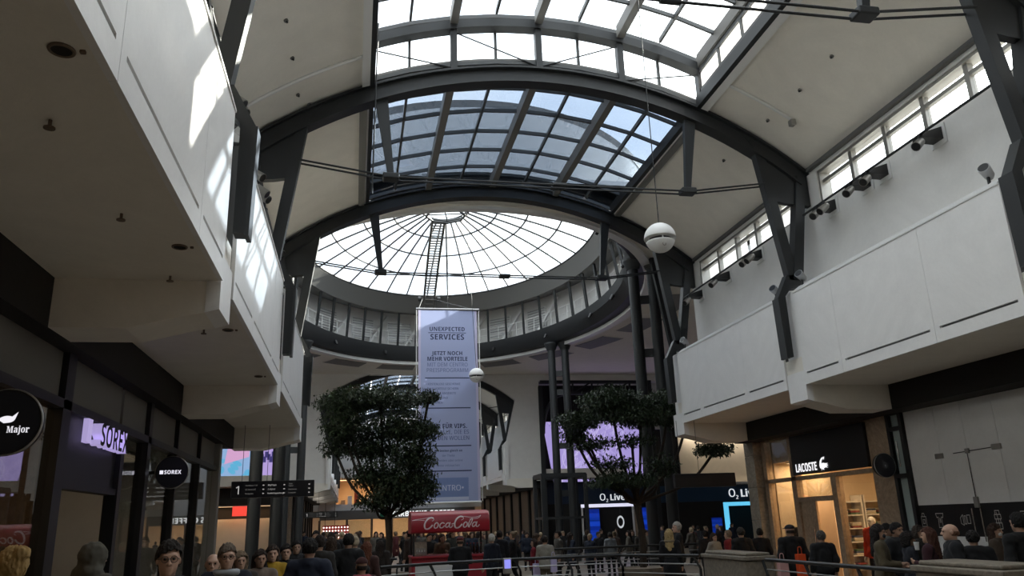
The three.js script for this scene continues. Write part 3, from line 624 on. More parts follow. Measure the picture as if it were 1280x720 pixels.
  [[13.5, 'shelf rack of folded shirts seen through the shop door'], [14.75, 'shelf rack of folded shirts seen through the right hand window']].forEach(([xr, lbl], q) => {
    const s = thing('shelf_rack', lbl, 'shelf');
    for (const e of [-0.58, 0.58]) mesh('upright', bx(xr + e - 0.02, xr + e + 0.02, FLOOR, 2.3, -21.28, -20.8), M.whitePaint, s);
    for (let k = 0; k < 6; k++) {
      const y = 0.3 + k * 0.36; mesh('shelf', bx(xr - 0.56, xr + 0.56, y, y + 0.03, -21.28, -20.8), M.whitePaint, s);
      if (k < 5) for (let j = 0; j < 3; j++) { const f = thing('folded_clothes', `folded shirts on the ${q ? 'rack behind the window' : 'rack behind the door'}`, 'clothes', [0, 0, 0], 0, q ? 'shirts on the window rack' : 'shirts on the door rack'); const xx = xr - 0.37 + j * 0.37; for (let n = 0; n < 3; n++) mesh('shirt', rbx(xx - 0.15, xx + 0.15, y + 0.032 + n * 0.05, y + 0.08 + n * 0.05, -21.2, -20.84, 0.02), shades[(k * 3 + j + n * 2 + q) % 5], f); }
    }
  });
  const tb = thing('display_table', 'low display table with folded clothes inside the polo shop', 'table');
  mesh('top', rbx(12.4, 13.4, 0.62, 0.68, -17.9, -16.7), M.beige, tb);
  for (const [a, b] of [[12.45, -17.85], [13.35, -17.85], [12.45, -16.75], [13.35, -16.75]]) mesh('leg', bx(a - 0.03, a + 0.03, FLOOR, 0.62, b - 0.03, b + 0.03), M.brown, tb);
  for (let j = 0; j < 4; j++) single('folded_shirt', rbx(12.5, 12.85, 0.685, 0.78, -17.8 + j * 0.28, -17.58 + j * 0.28, 0.02), shades[j % 5], 'folded shirt lying on the low display table', 'clothes', 'shirts on the display table');
}
// stone column at the end of the balcony
{
  const o = thing('stone_column', 'square beige stone column at the corner of the polo shop', 'column');
  for (let k = 0; k < 5; k++) mesh('block', rbx(11.34, 11.88, FLOOR + k * 0.9 + (k ? 0.008 : 0), Math.min(SOF, FLOOR + (k + 1) * 0.9), -22.1, -21.55, 0.012), M.column, o);
}
// narrow green glass strip beside the hoarding
{
  const o = thing('glass_strip', 'narrow strip of dull green panes in black frames beside the white hoarding', 'window'), x = SHOP_R;
  mesh('frame_member', [bx(x - 0.08, x + 0.1, FLOOR, 3.9, -15.72, -15.62), bx(x - 0.08, x + 0.1, FLOOR, 3.9, -15.3, -15.2)], M.black, o);
  for (const y of [FLOOR, 1.35, 2.52, 3.52, 3.86]) mesh('crossbar', bx(x - 0.08, x + 0.1, y, y + 0.09, -15.62, -15.3), M.black, o);
  for (const [a, b] of [[0, 1.35], [1.44, 2.52], [2.61, 3.52], [3.61, 3.86]]) mesh('pane', bx(x, x + 0.02, a, b, -15.62, -15.3), M.greenGlass, o);
  mesh('handle', rod(V(x - 0.12, 2.75, -15.4), V(x - 0.12, 3.3, -15.4), 0.02), M.chrome, o);
}
// white hoarding with a black band of line icons
{
  const o = thing('hoarding', 'white boarded shop front with black icon band and double door handles', 'hoarding'), x = SHOP_R;
  const cuts = [-15.2, -14.28, -13.53, -12.72, -11.6, -10.4, -9.2, -8, -6.8, -5.6, -4.4, -3.2, -1];
  for (let i = 0; i + 1 < cuts.length; i++) {
    mesh('board', bx(x, x + 0.05, 1.94, 3.89, cuts[i] + 0.004, cuts[i + 1] - 0.004), M.white, o);
    mesh('lower_board', bx(x, x + 0.05, FLOOR, 1.33, cuts[i] + 0.004, cuts[i + 1] - 0.004), M.white, o);
  }
  mesh('batten_wall', bx(x + 0.06, x + 0.2, FLOOR, 3.89, -15.2, -1), M.blackMatt, o);
  const tex = canvasTex(2048, 256, (c, w, h) => {
    c.fillStyle = '#0c0b0b'; c.fillRect(0, 0, w, h); c.strokeStyle = '#cfcac4'; c.lineWidth = 6; c.lineJoin = 'round';
    const S = w / 4.0, icon = (m, k) => {
      const X0 = m * S, Y0 = h * 0.5; c.beginPath();
      if (k === 0) { c.rect(X0 - 36, Y0 - 34, 72, 84); c.moveTo(X0 - 18, Y0 - 34); c.lineTo(X0 - 14, Y0 - 62); c.lineTo(X0 + 14, Y0 - 62); c.lineTo(X0 + 18, Y0 - 34); c.rect(X0 - 14, Y0 - 8, 28, 32); }
      if (k === 1) { c.moveTo(X0 - 54, Y0 - 58); c.lineTo(X0 + 54, Y0 - 58); c.lineTo(X0 + 44, Y0 - 24); c.lineTo(X0 + 22, Y0 - 28); c.lineTo(X0 + 30, Y0 + 58); c.lineTo(X0 - 30, Y0 + 58); c.lineTo(X0 - 22, Y0 - 28); c.lineTo(X0 - 44, Y0 - 24); c.closePath(); c.moveTo(X0 - 8, Y0 + 20); c.lineTo(X0, Y0 - 20); c.lineTo(X0 + 10, Y0 + 20); }
      if (k === 2) { c.moveTo(X0 - 66, Y0 - 18); c.lineTo(X0 - 30, Y0 - 44); c.lineTo(X0 - 30, Y0 + 40); c.lineTo(X0 - 66, Y0 + 26); c.closePath(); c.rect(X0 - 14, Y0 - 34, 22, 64); c.rect(X0 + 24, Y0 - 40, 40, 66); }
      if (k === 3) { c.rect(X0 - 26, Y0 - 70, 52, 30); c.rect(X0 - 38, Y0 - 40, 76, 34); c.rect(X0 - 26, Y0 - 6, 52, 30); c.rect(X0 - 38, Y0 + 24, 76, 44); c.moveTo(X0 - 10, Y0 - 60); c.lineTo(X0 + 10, Y0 + 60); }
      if (k === 4) { c.rect(X0 - 40, Y0 - 60, 80, 20); c.moveTo(X0 - 32, Y0 - 40); c.lineTo(X0 - 26, Y0 + 60); c.lineTo(X0 + 26, Y0 + 60); c.lineTo(X0 + 32, Y0 - 40); }
      c.stroke();
    };
    [[0.1, 0], [0.58, 1], [1.28, 2], [2.1, 3], [2.72, 4], [3.4, 0], [3.8, 1]].forEach(([m, k]) => icon(m, k));
  });
  tex.wrapS = THREE.RepeatWrapping;
  const g = new THREE.BoxGeometry(14.2, 0.6, 0.05), u = g.attributes.uv; for (let i = 0; i < u.count; i++) u.setX(i, u.getX(i) * 14.2 / 4);
  g.rotateY(-PI / 2); g.translate(x + 0.02, 1.635, -8.1);
  mesh('icon_band', g, new THREE.MeshStandardMaterial({ map: tex, roughness: 0.5 }), o);
  for (const [y, z] of [[2.88, -14.3], [2.93, -12.78]]) mesh('clamp_plate', rbx(x - 0.04, x, y - 0.05, y + 0.05, z - 0.11, z + 0.11, 0.01), M.lampGrey, o);
  mesh('clamp_plate', rbx(x - 0.04, x, 2.87, 2.96, -13.57, -13.47, 0.01), M.lampGrey, o); mesh('clamp_plate', rbx(x - 0.04, x, 1.86, 2.06, -13.59, -13.47, 0.01), M.lampGrey, o);
  mesh('wire', [rod(V(x - 0.02, 2.9, -13.9), V(x - 0.02, 2.93, -12.78), 0.008, 5), rod(V(x - 0.02, 2.92, -13.53), V(x - 0.02, 1.96, -13.53), 0.008, 5)], M.steel, o);
  for (const z of [-13.64, -13.42]) mesh('handle', rod(V(x - 0.06, 1.25, z), V(x - 0.06, 1.85, z), 0.016), M.chrome, o);
}
// round black blade signs on both sides
function bladeSign(x, y, z, r, sgn, tex, label) {
  const o = thing('blade_sign', label, 'sign', [x, y, z]);
  const disc = new THREE.CylinderGeometry(r, r, 0.09, 40); disc.rotateX(PI / 2);
  mesh('disc', disc, M.black, o);
  mesh('rim', new THREE.TorusGeometry(r, 0.014, 8, 48).translate(0, 0, 0.03), M.alu, o);
  const f = new THREE.CircleGeometry(r * 0.95, 40); f.translate(0, 0, 0.047);
  mesh('face', f, new THREE.MeshStandardMaterial({ color: 0x000000, emissive: 0xffffff, emissiveMap: tex, emissiveIntensity: 0.45, roughness: 0.3 }), o);
  mesh('arm', rod(V(sgn * r * 0.9, 0, 0), V(sgn * (r + 0.2), 0, 0), 0.025), M.steel, o);
  return o;
}
const faceTex = (draw) => canvasTex(256, 256, (c, w) => { c.fillStyle = '#060607'; c.fillRect(0, 0, w, w); draw(c); });
bladeSign(11.28, 2.8, -15.66, 0.25, 1, faceTex((c) => { c.strokeStyle = '#3a3a3a'; c.lineWidth = 3; c.beginPath(); c.arc(128, 128, 30, 0, 7); c.stroke(); c.fillStyle = '#444'; c.beginPath(); c.arc(128, 132, 10, 0, 7); c.fill(); }), 'round black unlit blade sign between the polo shop and the hoarding');
const shoeFace = faceTex((c) => { c.fillStyle = '#f2f0ff'; c.fillRect(28, 112, 30, 32); c.font = 'bold 46px sans-serif'; c.textAlign = 'left'; c.textBaseline = 'middle'; c.fillText('SOREX', 64, 128, 166); });
bladeSign(-2.87, 2.84, -13.74, 0.245, -1, shoeFace, 'round black lit blade sign hanging before the reflecting shoe shop window');
bladeSign(-2.93, 2.86, -7.5, 0.275, -1, faceTex((c) => {
  c.fillStyle = '#f4f2fa'; c.beginPath(); c.moveTo(96, 118); c.quadraticCurveTo(120, 96, 150, 106); c.lineTo(172, 86); c.lineTo(164, 112); c.quadraticCurveTo(160, 130, 138, 132); c.lineTo(120, 134); c.closePath(); c.fill();
  c.font = 'bold 38px serif'; c.textAlign = 'left'; c.textBaseline = 'middle'; c.fillText('Major', 134, 160, 88);
}), 'round black lit blade sign with white bird over the warm lit shop');

// ---- left: two glazed shops under the shaded balcony
{
  const x = SHOP_L, o = thing('shop_front', 'dark framed glass shop fronts under the shaded balcony with glowing letters', 'shop front');
  const v = (z, w, y1 = 3.88, m = M.black) => mesh('mullion', bx(x - 0.12, x + 0.05, FLOOR, y1, z - w / 2, z + w / 2), m, o);
  [[3, 0.1], [0.2, 0.1], [-2.4, 0.1], [-5.0, 0.1], [-7.3, 0.07], [-9.55, 0.26], [-13.32, 0.2], [-15.4, 0.09], [-17.6, 0.09]].forEach(([z, w]) => v(z, w));
  v(-11.9, 0.16, 3.3);
  mesh('end_post', bx(x - 0.06, x + 0.1, FLOOR, 3.9, -20.0, -19.7), M.lampGrey, o);
  const H = [4, 0.2, -2.4, -5, -7.3, -9.55, -11.9, -13.32, -15.4, -17.6, -19.7];
  for (let i = 0; i + 1 < H.length; i++) {
    mesh('header_panel', bx(x - 0.1, x - 0.02, 3.36, 3.88, H[i + 1] + 0.06, H[i] - 0.06), M.header, o);
    mesh('transom', bx(x - 0.12, x + 0.05, 3.26, 3.36, H[i + 1], H[i]), M.black, o);
    if (H[i] !== -9.55) mesh('pane', bx(x - 0.04, x - 0.03, FLOOR + 0.05, 3.26, H[i + 1] + 0.06, H[i] - 0.06), M.shopGlass, o);
  }
  mesh('sign_board', bx(x - 0.1, x - 0.02, 2.5, 3.26, -11.84, -9.68), M.black, o);
  mesh('door_head', bx(x - 0.12, x + 0.03, 2.42, 2.5, -11.9, -9.6), M.black, o);
  const t = text3('SOREX', 0.27, 0.12); t.scale(1.06, 1, 1); t.rotateY(PI / 2); t.translate(x + 0.02, 3.1, -11.15);
  const letters = mesh('sign_lettering', t, [std(0.05, 0.05, 0.06), glow(0.55, 0.46, 0.85, 0.55)], o);
  mesh('square_mark', bx(x + 0.02, x + 0.08, 2.97, 3.25, -10.38, -10.22), glow(0.55, 0.46, 0.85, 0.6), letters);
  // interiors
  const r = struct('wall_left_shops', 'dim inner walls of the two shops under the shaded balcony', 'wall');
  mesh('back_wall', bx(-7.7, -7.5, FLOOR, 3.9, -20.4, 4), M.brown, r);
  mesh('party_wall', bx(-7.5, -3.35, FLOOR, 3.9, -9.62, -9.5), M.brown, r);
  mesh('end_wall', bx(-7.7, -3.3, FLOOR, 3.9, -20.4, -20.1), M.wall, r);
  mesh('shop_ceiling', bx(-7.5, -3.3, 3.5, 3.58, -20.1, 4), M.wall, r);
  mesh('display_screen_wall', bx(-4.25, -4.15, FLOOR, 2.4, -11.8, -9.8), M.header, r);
  [[20, 487], [35, 532], [60, 541], [12, 557]].forEach(([px, py]) => { const p = atY(px, py, 3.42); const s = thing('pendant_disc', 'flat warm disc lamp on the ceiling of the bird sign shop', 'light', [p.x, 0, p.z], 0, 'disc lamps in the bird sign shop'); mesh('rim', cyl(0, 3.42, 3.5, 0, 0.17, 24), M.brown, s); mesh('lens', cyl(0, 3.405, 3.42, 0, 0.14, 24), glow(1, 0.6, 0.25, 2.6), s); });
  lightPanel(-6.6, -4.4, 3.45, -5.0, -8.6, WARM, 0.5, 0.3, 'long dim warm ceiling light of the bird sign shop');
  lightPanel(-6.6, -4.4, 3.45, -14.0, -19.0, [1, 0.75, 0.5], 0.07, 0.12, 'long dim ceiling light of the shoe shop');
  [[-6.2, 'bird sign shop'], [-8.4, 'bird sign shop'], [-15.0, 'shoe shop'], [-17.4, 'shoe shop']].forEach(([z, w], q) => {
    const s = thing('display_shelf', `dark wooden display shelf in the ${w}, ${['window end', 'party wall end', 'door end', 'far end'][q]}`, 'shelf');
    for (const dz of [-0.9, 0.9]) mesh('side_panel', bx(-7.48, -7.05, FLOOR, 2.5, z + dz - 0.02, z + dz + 0.02), M.brown, s);
    for (let k = 0; k < 6; k++) mesh('shelf', bx(-7.48, -7.05, 0.2 + k * 0.4, 0.23 + k * 0.4, z - 0.88, z + 0.88), M.brown, s);
    for (let k = 1; k < 6; k++) for (let j = 0; j < 4; j++) single('shoe_box', rbx(-7.4, -7.12, 0.235 + k * 0.4, 0.36 + k * 0.4 + 0.04 * (j % 2), z - 0.8 + j * 0.42, z - 0.5 + j * 0.42, 0.01), [M.tan, M.beige, M.column, M.brown][(j + k + q) % 4], `small goods box on the display shelf of the ${w}, ${['window end', 'party wall end', 'door end', 'far end'][q]}`, 'box', 'boxes on display shelf ' + ['a', 'b', 'c', 'd'][q]);
  });
}

// ---- hanging direction signs
const squig = (c, x, y, w) => { c.fillRect(x, y, w, 5); };
const signTex = canvasTex(1024, 208, (c, w, h) => {
  c.fillStyle = '#08080a'; c.fillRect(0, 0, w, h); c.fillStyle = '#e8e6e4'; c.font = '150px sans-serif'; c.textBaseline = 'middle'; c.fillText('1', 40, h / 2 + 8);
  c.fillStyle = '#2a2a2c'; for (const x of [150, 430, 690]) c.fillRect(x, 8, 3, h - 16);
  c.fillStyle = '#c9c6c2'; c.font = 'bold 30px sans-serif';
  c.fillText('MyToys', 446, 52); c.font = 'italic 30px serif'; c.fillText('Liliput', 446, 106); c.font = 'bold 27px sans-serif'; c.fillText('Peek&Cloppenburg', 446, 160, 200);
  c.font = '25px sans-serif'; c.fillStyle = '#9d9a96'; c.fillText('Parkhaus 1-3', 168, 52); c.fillText('SC Zentrum', 168, 106); c.fillText('Parkplatz', 168, 160);
  c.fillText('Tom', 706, 40); c.fillText('Tailor', 706, 68); c.fillText('Dielmann', 706, 114); c.fillText('Toiletten', 706, 160);
  c.fillStyle = '#d8d5d0'; for (const y of [52, 106, 160]) for (const x of [392, 652, 968]) { c.beginPath(); c.moveTo(x - 12, y); c.lineTo(x + 2, y - 12); c.lineTo(x + 2, y - 4); c.lineTo(x + 14, y - 4); c.lineTo(x + 14, y + 4); c.lineTo(x + 2, y + 4); c.lineTo(x + 2, y + 12); c.fill(); }
});
const signTexR = canvasTex(1024, 208, (c, w, h) => { c.fillStyle = '#060607'; c.fillRect(0, 0, w, h); c.fillStyle = '#2c2c2c'; c.font = '26px sans-serif'; c.textBaseline = 'middle'; c.fillText('Parkhaus', 60, 100); c.fillText('Toiletten', 420, 60); c.fillText('SC Zentrum', 420, 150); });
function hangSign(x0, x1, y0, y1, z, tex, label, top = SOF) {
  const o = thing('direction_sign', label, 'sign');
  mesh('panel', rbx(x0, x1, y0, y1, z - 0.08, z + 0.08, 0.02), M.black, o);
  const g = new THREE.PlaneGeometry(x1 - x0 - 0.03, y1 - y0 - 0.02); g.translate((x0 + x1) / 2, (y0 + y1) / 2, z + 0.084);
  mesh('lettering', g, new THREE.MeshStandardMaterial({ color: 0x0, emissive: 0xffffff, emissiveMap: tex, emissiveIntensity: 0.25, roughness: 0.5 }), o);
  for (const f of [0.12, 0.42]) mesh('hanger', rod(V(x0 + (x1 - x0) * f, y1, z), V(x0 + (x1 - x0) * f, top, z), 0.006), M.steel, o);
}
hangSign(-2.91, -0.97, 2.66, 3.05, -20.5, signTex, 'black hanging direction sign with large figure 1 beside dark columns', SOF);
hangSign(8.4, 10.15, 2.62, 2.98, -20.5, signTexR, 'black unlit hanging direction sign near the stone column', SOF);
hangSign(-2.9, -0.95, 2.5, 2.85, -50.2, signTex, 'small distant direction sign at the mouth of the far arm', SOF);

// ---- far end: coffee bar
{
  const zf = -75.2, o = thing('shop_front', 'warm lit coffee bar front with white letters at the end of the far arm', 'shop front');
  mesh('fascia', bx(-3, 11, 2.55, 3.35, zf - 0.1, zf), M.header, o);
  const t = text3('STARBUCKS COFFEE', 0.46, 0.05); t.scale(1.02, 1, 1); t.translate(6.05, 2.93, zf + 0.02); mesh('sign_lettering', t, glow(0.85, 0.85, 0.85, 0.9), o);
  const disc = new THREE.CylinderGeometry(0.42, 0.42, 0.06, 28); disc.rotateX(PI / 2); disc.translate(2.6, 2.93, zf + 0.04);
  const em = mesh('emblem', disc, std(0.02, 0.2, 0.1), o); mesh('emblem_ring', new THREE.TorusGeometry(0.34, 0.05, 8, 28).translate(2.6, 2.93, zf + 0.08), M.whitePaint, em);
  for (const x of [-3, -0.6, 1.6, 3.4, 5.6, 7.8, 10.9]) mesh('mullion', bx(x - 0.1, x + 0.1, FLOOR, 2.55, zf - 0.1, zf), M.brown, o);
  for (const [a, b] of [[-0.5, 1.5], [3.5, 5.5], [5.7, 7.7]]) mesh('pane', bx(a, b, FLOOR + 0.1, 2.5, zf - 0.06, zf - 0.05), M.shopGlass, o);
  const r = struct('wall_end', 'white end wall of the far arm over and behind the coffee bar', 'wall');
  mesh('upper_wall', bx(-9, 17, 6.2, 12, zf - 0.4, zf - 0.1), M.wall, r);
  mesh('mid_wall', bx(-9, 17, 3.35, 3.9, zf - 0.4, zf - 0.1), M.wall, r);
  mesh('mid_wall', bx(4.4, 17, 3.9, 6.2, zf - 0.4, zf - 0.1), M.wall, r);
  mesh('mid_wall', bx(-9, -1.6, 3.9, 6.2, zf - 0.4, zf - 0.1), M.wall, r);
  mesh('back_wall', bx(-9, 17, FLOOR, 6.4, zf - 5, zf - 4.8), M.beige, r);
  mesh('mid_floor', bx(-9, 17, 3.5, 3.7, zf - 4.8, zf - 0.4), M.beige, r);
  mesh('upper_ceiling', bx(-9, 17, 6.2, 6.4, zf - 4.8, zf - 0.4), M.beige, r);
  mesh('side_wall', [bx(-9.2, -9, FLOOR, 6.4, zf - 5, zf), bx(17, 17.2, FLOOR, 6.4, zf - 5, zf)], M.beige, r);
  lightPanel(-1, 9, 3.4, zf - 1.2, zf - 2.2, WARM, 4.5, 2, 'long warm ceiling light inside the coffee bar');
  lightPanel(-1.4, 4, 6.1, zf - 1.2, zf - 2.2, WARM, 4, 2, 'warm ceiling light of the upper display over the coffee bar');
  for (let i = 0; i < 9; i++) single('display_box', rbx(-1.2 + i * 0.6, -0.8 + i * 0.6, 3.75, 4.3 + 0.7 * ((i * 7) % 3) / 2, zf - 1.0, zf - 0.6, 0.02), [M.tan, M.whitePaint, std(0.5, 0.09, 0.04)][i % 3], 'upright display box in the lit upper window over the coffee bar', 'box', 'boxes over the coffee bar');
  // counter
  const c = thing('coffee_counter', 'brown serving counter inside the coffee bar', 'counter'); mesh('front', bx(0, 8, FLOOR, 0.95, zf - 3.2, zf - 2.5), M.brown, c); mesh('top', rbx(-0.1, 8.1, 0.95, 1.0, zf - 3.3, zf - 2.4), M.tan, c);
  // side walls of the far arm below the balconies
  for (const s of [-1, 1]) {
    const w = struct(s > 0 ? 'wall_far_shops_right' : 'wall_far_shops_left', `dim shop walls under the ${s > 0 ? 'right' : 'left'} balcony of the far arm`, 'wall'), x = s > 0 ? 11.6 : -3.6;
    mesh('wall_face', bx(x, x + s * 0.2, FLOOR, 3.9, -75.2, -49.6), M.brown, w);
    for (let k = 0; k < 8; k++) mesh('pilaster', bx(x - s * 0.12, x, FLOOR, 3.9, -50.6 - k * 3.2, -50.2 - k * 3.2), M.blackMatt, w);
  }
  for (let k = 0; k < 9; k++) { const s = thing('ceiling_light', 'short white light strip under the left balcony of the far arm', 'light', [0, 0, 0], 0, 'light strips of the far arm'); const z = -52 - k * 2.4; mesh('housing', bx(-2.85, -2.45, SOF - 0.02, SOF, z - 0.25, z + 0.25), M.lampGrey, s); mesh('diffuser', bx(-2.8, -2.5, SOF - 0.035, SOF - 0.02, z - 0.22, z + 0.22), glow(1, 0.95, 0.88, 2), s); }
  areaLight(r, -2.65, SOF - 0.05, -61, 0.4, 20, -2.65, 0, -61, 1, 0.93, 0.85, 0.5);
  const b = thing('bulb_sign', 'red panel dotted with rows of white bulbs under the far left balcony', 'sign'); mesh('panel', bx(-2.6, -0.4, 1.0, 2.1, -72.1, -72), std(0.3, 0.02, 0.02), b); for (const x of [-2.4, -1.6]) mesh('hanger', rod(V(x, 2.1, -72.05), V(x, SOF, -72.05), 0.02, 6), M.steel, b);
  for (let i = 0; i < 4; i++) for (let j = 0; j < 9; j++) mesh('bulb', new THREE.SphereGeometry(0.06, 8, 6).translate(-2.5 + j * 0.25, 1.12 + i * 0.27, -71.96), glow(1, 0.85, 0.75, 2.5), b);
}

// ---- dome hall, right: mobile phone shop below the purple screen
{
  const z = -50.3, o = thing('shop_front', 'dark blue phone shop front with white portal under the purple screen', 'shop front');
  const band = std(0.008, 0.02, 0.05, { roughness: 0.4 });
  mesh('fascia', bx(11.9, 19.0, 2.86, 4.2, z - 0.2, z), band, o);
  const t1 = text3('O', 0.42, 0.04, fontR), t2 = text3('2', 0.2, 0.04, fontR), t3 = text3('Live', 0.38, 0.04);
  t1.translate(15.65, 3.22, z); t2.translate(15.95, 3.0, z); t3.translate(16.65, 3.2, z);
  mesh('sign_lettering', [t1, t2, t3], glow(0.8, 0.85, 0.9, 0.6), o);
  mesh('portal_header', bx(14.2, 17.7, 2.6, 2.8, z - 0.1, z + 0.02), glow(0.75, 0.75, 0.95, 0.8), o);
  mesh('portal_jamb', [bx(14.2, 14.3, FLOOR, 2.6, z - 0.1, z + 0.02), bx(17.6, 17.7, FLOOR, 2.6, z - 0.1, z + 0.02)], M.whitePaint, o);
  mesh('pier', bx(17.75, 18.2, FLOOR, 2.86, z - 0.1, z + 0.02), M.tan, o);
  mesh('pier', bx(12.0, 14.1, FLOOR, 2.86, z - 0.1, z + 0.02), M.blackMatt, o);
  const bt = canvasTex(128, 256, (c, w, h) => { for (let i = 0; i < 8; i++) { c.fillStyle = ['#0b2c9c', '#1740c4', '#0d3ab0', '#1a4bd6'][i % 4]; c.fillRect(0, i * 32, w, 32); } c.fillStyle = '#05124a'; c.fillRect(0, 84, w, 3); c.fillRect(0, 170, w, 3); });
  const screens = [[14.5, 15.5], [18.35, 19.05]];
  screens.forEach(([a, b], i) => { const s = thing('video_column', ['blue video column just inside the white portal of the phone shop', 'blue video column beside the tan pier of the phone shop'][i], 'screen'); mesh('case', bx(a, b, FLOOR, 2.55, z - 0.6, z - 0.35), M.black, s); const g = new THREE.PlaneGeometry(b - a - 0.05, 2.1); g.translate((a + b) / 2, 1.45, z - 0.34); mesh('display', g, screenMat(bt, 0.55), s); });
  const sm = thing('hanging_emblem', 'white glowing ring letter hanging inside the phone shop portal', 'sign'); const ring = new THREE.TorusGeometry(0.26, 0.05, 8, 28); ring.scale(0.8, 1.25, 1); ring.translate(16.85, 1.65, z - 0.3); mesh('ring', ring, glow(0.8, 0.85, 0.9, 0.45), sm); mesh('rod', rod(V(16.85, 2.0, z - 0.3), V(16.85, 2.86, z - 0.3), 0.012), M.steel, sm);
  // second front further along
  const p = thing('shop_front', 'dark blue phone shop front with bright cyan doorway beside the stone column', 'shop front');
  mesh('fascia', bx(19.4, 29, 2.75, 3.8, z - 0.2, z), std(0.012, 0.045, 0.1, { roughness: 0.4 }), p);
  const a1 = text3('O', 0.52, 0.04, fontR), a2 = text3('2', 0.24, 0.04, fontR), a3 = text3('Live', 0.48, 0.04);
  a1.translate(24.6, 3.25, z); a2.translate(24.95, 2.97, z); a3.translate(25.85, 3.23, z); mesh('sign_lettering', [a1, a2, a3], glow(0.8, 0.85, 0.9, 0.7), p);
  mesh('cyan_doorway', [bx(23.95, 28, 2.42, 2.66, z - 0.1, z + 0.02), bx(23.95, 24.25, FLOOR, 2.42, z - 0.1, z + 0.02), bx(27.8, 28, FLOOR, 2.42, z - 0.1, z + 0.02)], glow(0.12, 0.55, 0.85, 0.9), p);
  mesh('pier', bx(19.2, 23.9, FLOOR, 2.75, z - 0.1, z), M.blackMatt, p);
  const s2 = thing('wall_screen', 'small blue screen beside the cyan doorway', 'screen'); mesh('case', bx(22.9, 23.7, 0.6, 1.75, z + 0.01, z + 0.08), M.black, s2); const g2 = new THREE.PlaneGeometry(0.72, 1.05); g2.translate(23.3, 1.18, z + 0.085); mesh('display', g2, screenMat(bt, 0.4), s2);
  // bright upper lounge over it
  const u = struct('wall_upper_lounge', 'bright beige upper room over the cyan doorway', 'wall');
  mesh('back', bx(21.5, 30, 3.8, 7.6, z - 0.95, z - 0.85), M.beige, u); mesh('sill', bx(21.5, 30, 3.75, 3.95, z - 0.9, z), M.whitePaint, u); mesh('lintel', bx(19.3, 34, 7.5, 10.6, z - 0.2, z), M.wall, u); mesh('upper_ceiling', bx(21.5, 30, 7.4, 7.5, z - 0.9, z), M.whitePaint, u);
  for (let i = 0; i < 2; i++) { const l = thing('strip_light', ['bright strip light under the lintel of the upper room, front', 'bright strip light under the lintel of the upper room, back'][i], 'light'); mesh('tube', bx(21.8, 29.7, 7.3, 7.38, z - 0.25 - i * 0.4, z - 0.13 - i * 0.4), glow(1, 0.95, 0.85, 2.2), l); areaLight(l, 25.75, 7.28, z - 0.2 - i * 0.4, 7.9, 0.12, 25.75, 0, z - 0.2 - i * 0.4, 1, 0.93, 0.8, 8); }
  // left media bay: small shop with red sign
  const q = thing('shop_front', 'beige shop front with small red lit sign seen between the dark columns', 'shop front');
  mesh('fascia', bx(-11, -4.2, 3.4, 4.3, z - 0.2, z), M.blackMatt, q);
  mesh('red_sign', bx(-7.0, -6.2, 2.75, 3.3, z - 0.05, z + 0.05), glow(0.85, 0.06, 0.04, 0.9), q);
  mesh('interior_wall', bx(-11, -4.2, FLOOR, 2.6, z - 0.9, z - 0.8), M.beige, q);
  for (const x of [-8.4, -5.6, -4.3]) mesh('mullion', bx(x - 0.08, x + 0.08, FLOOR, 3.4, z - 0.1, z), M.blackMatt, q);
  lightPanel(-10.5, -4.6, 3.3, z - 0.3, z - 0.7, WARM, 2.2, 1.2, 'warm ceiling light of the beige shop between the columns');
}

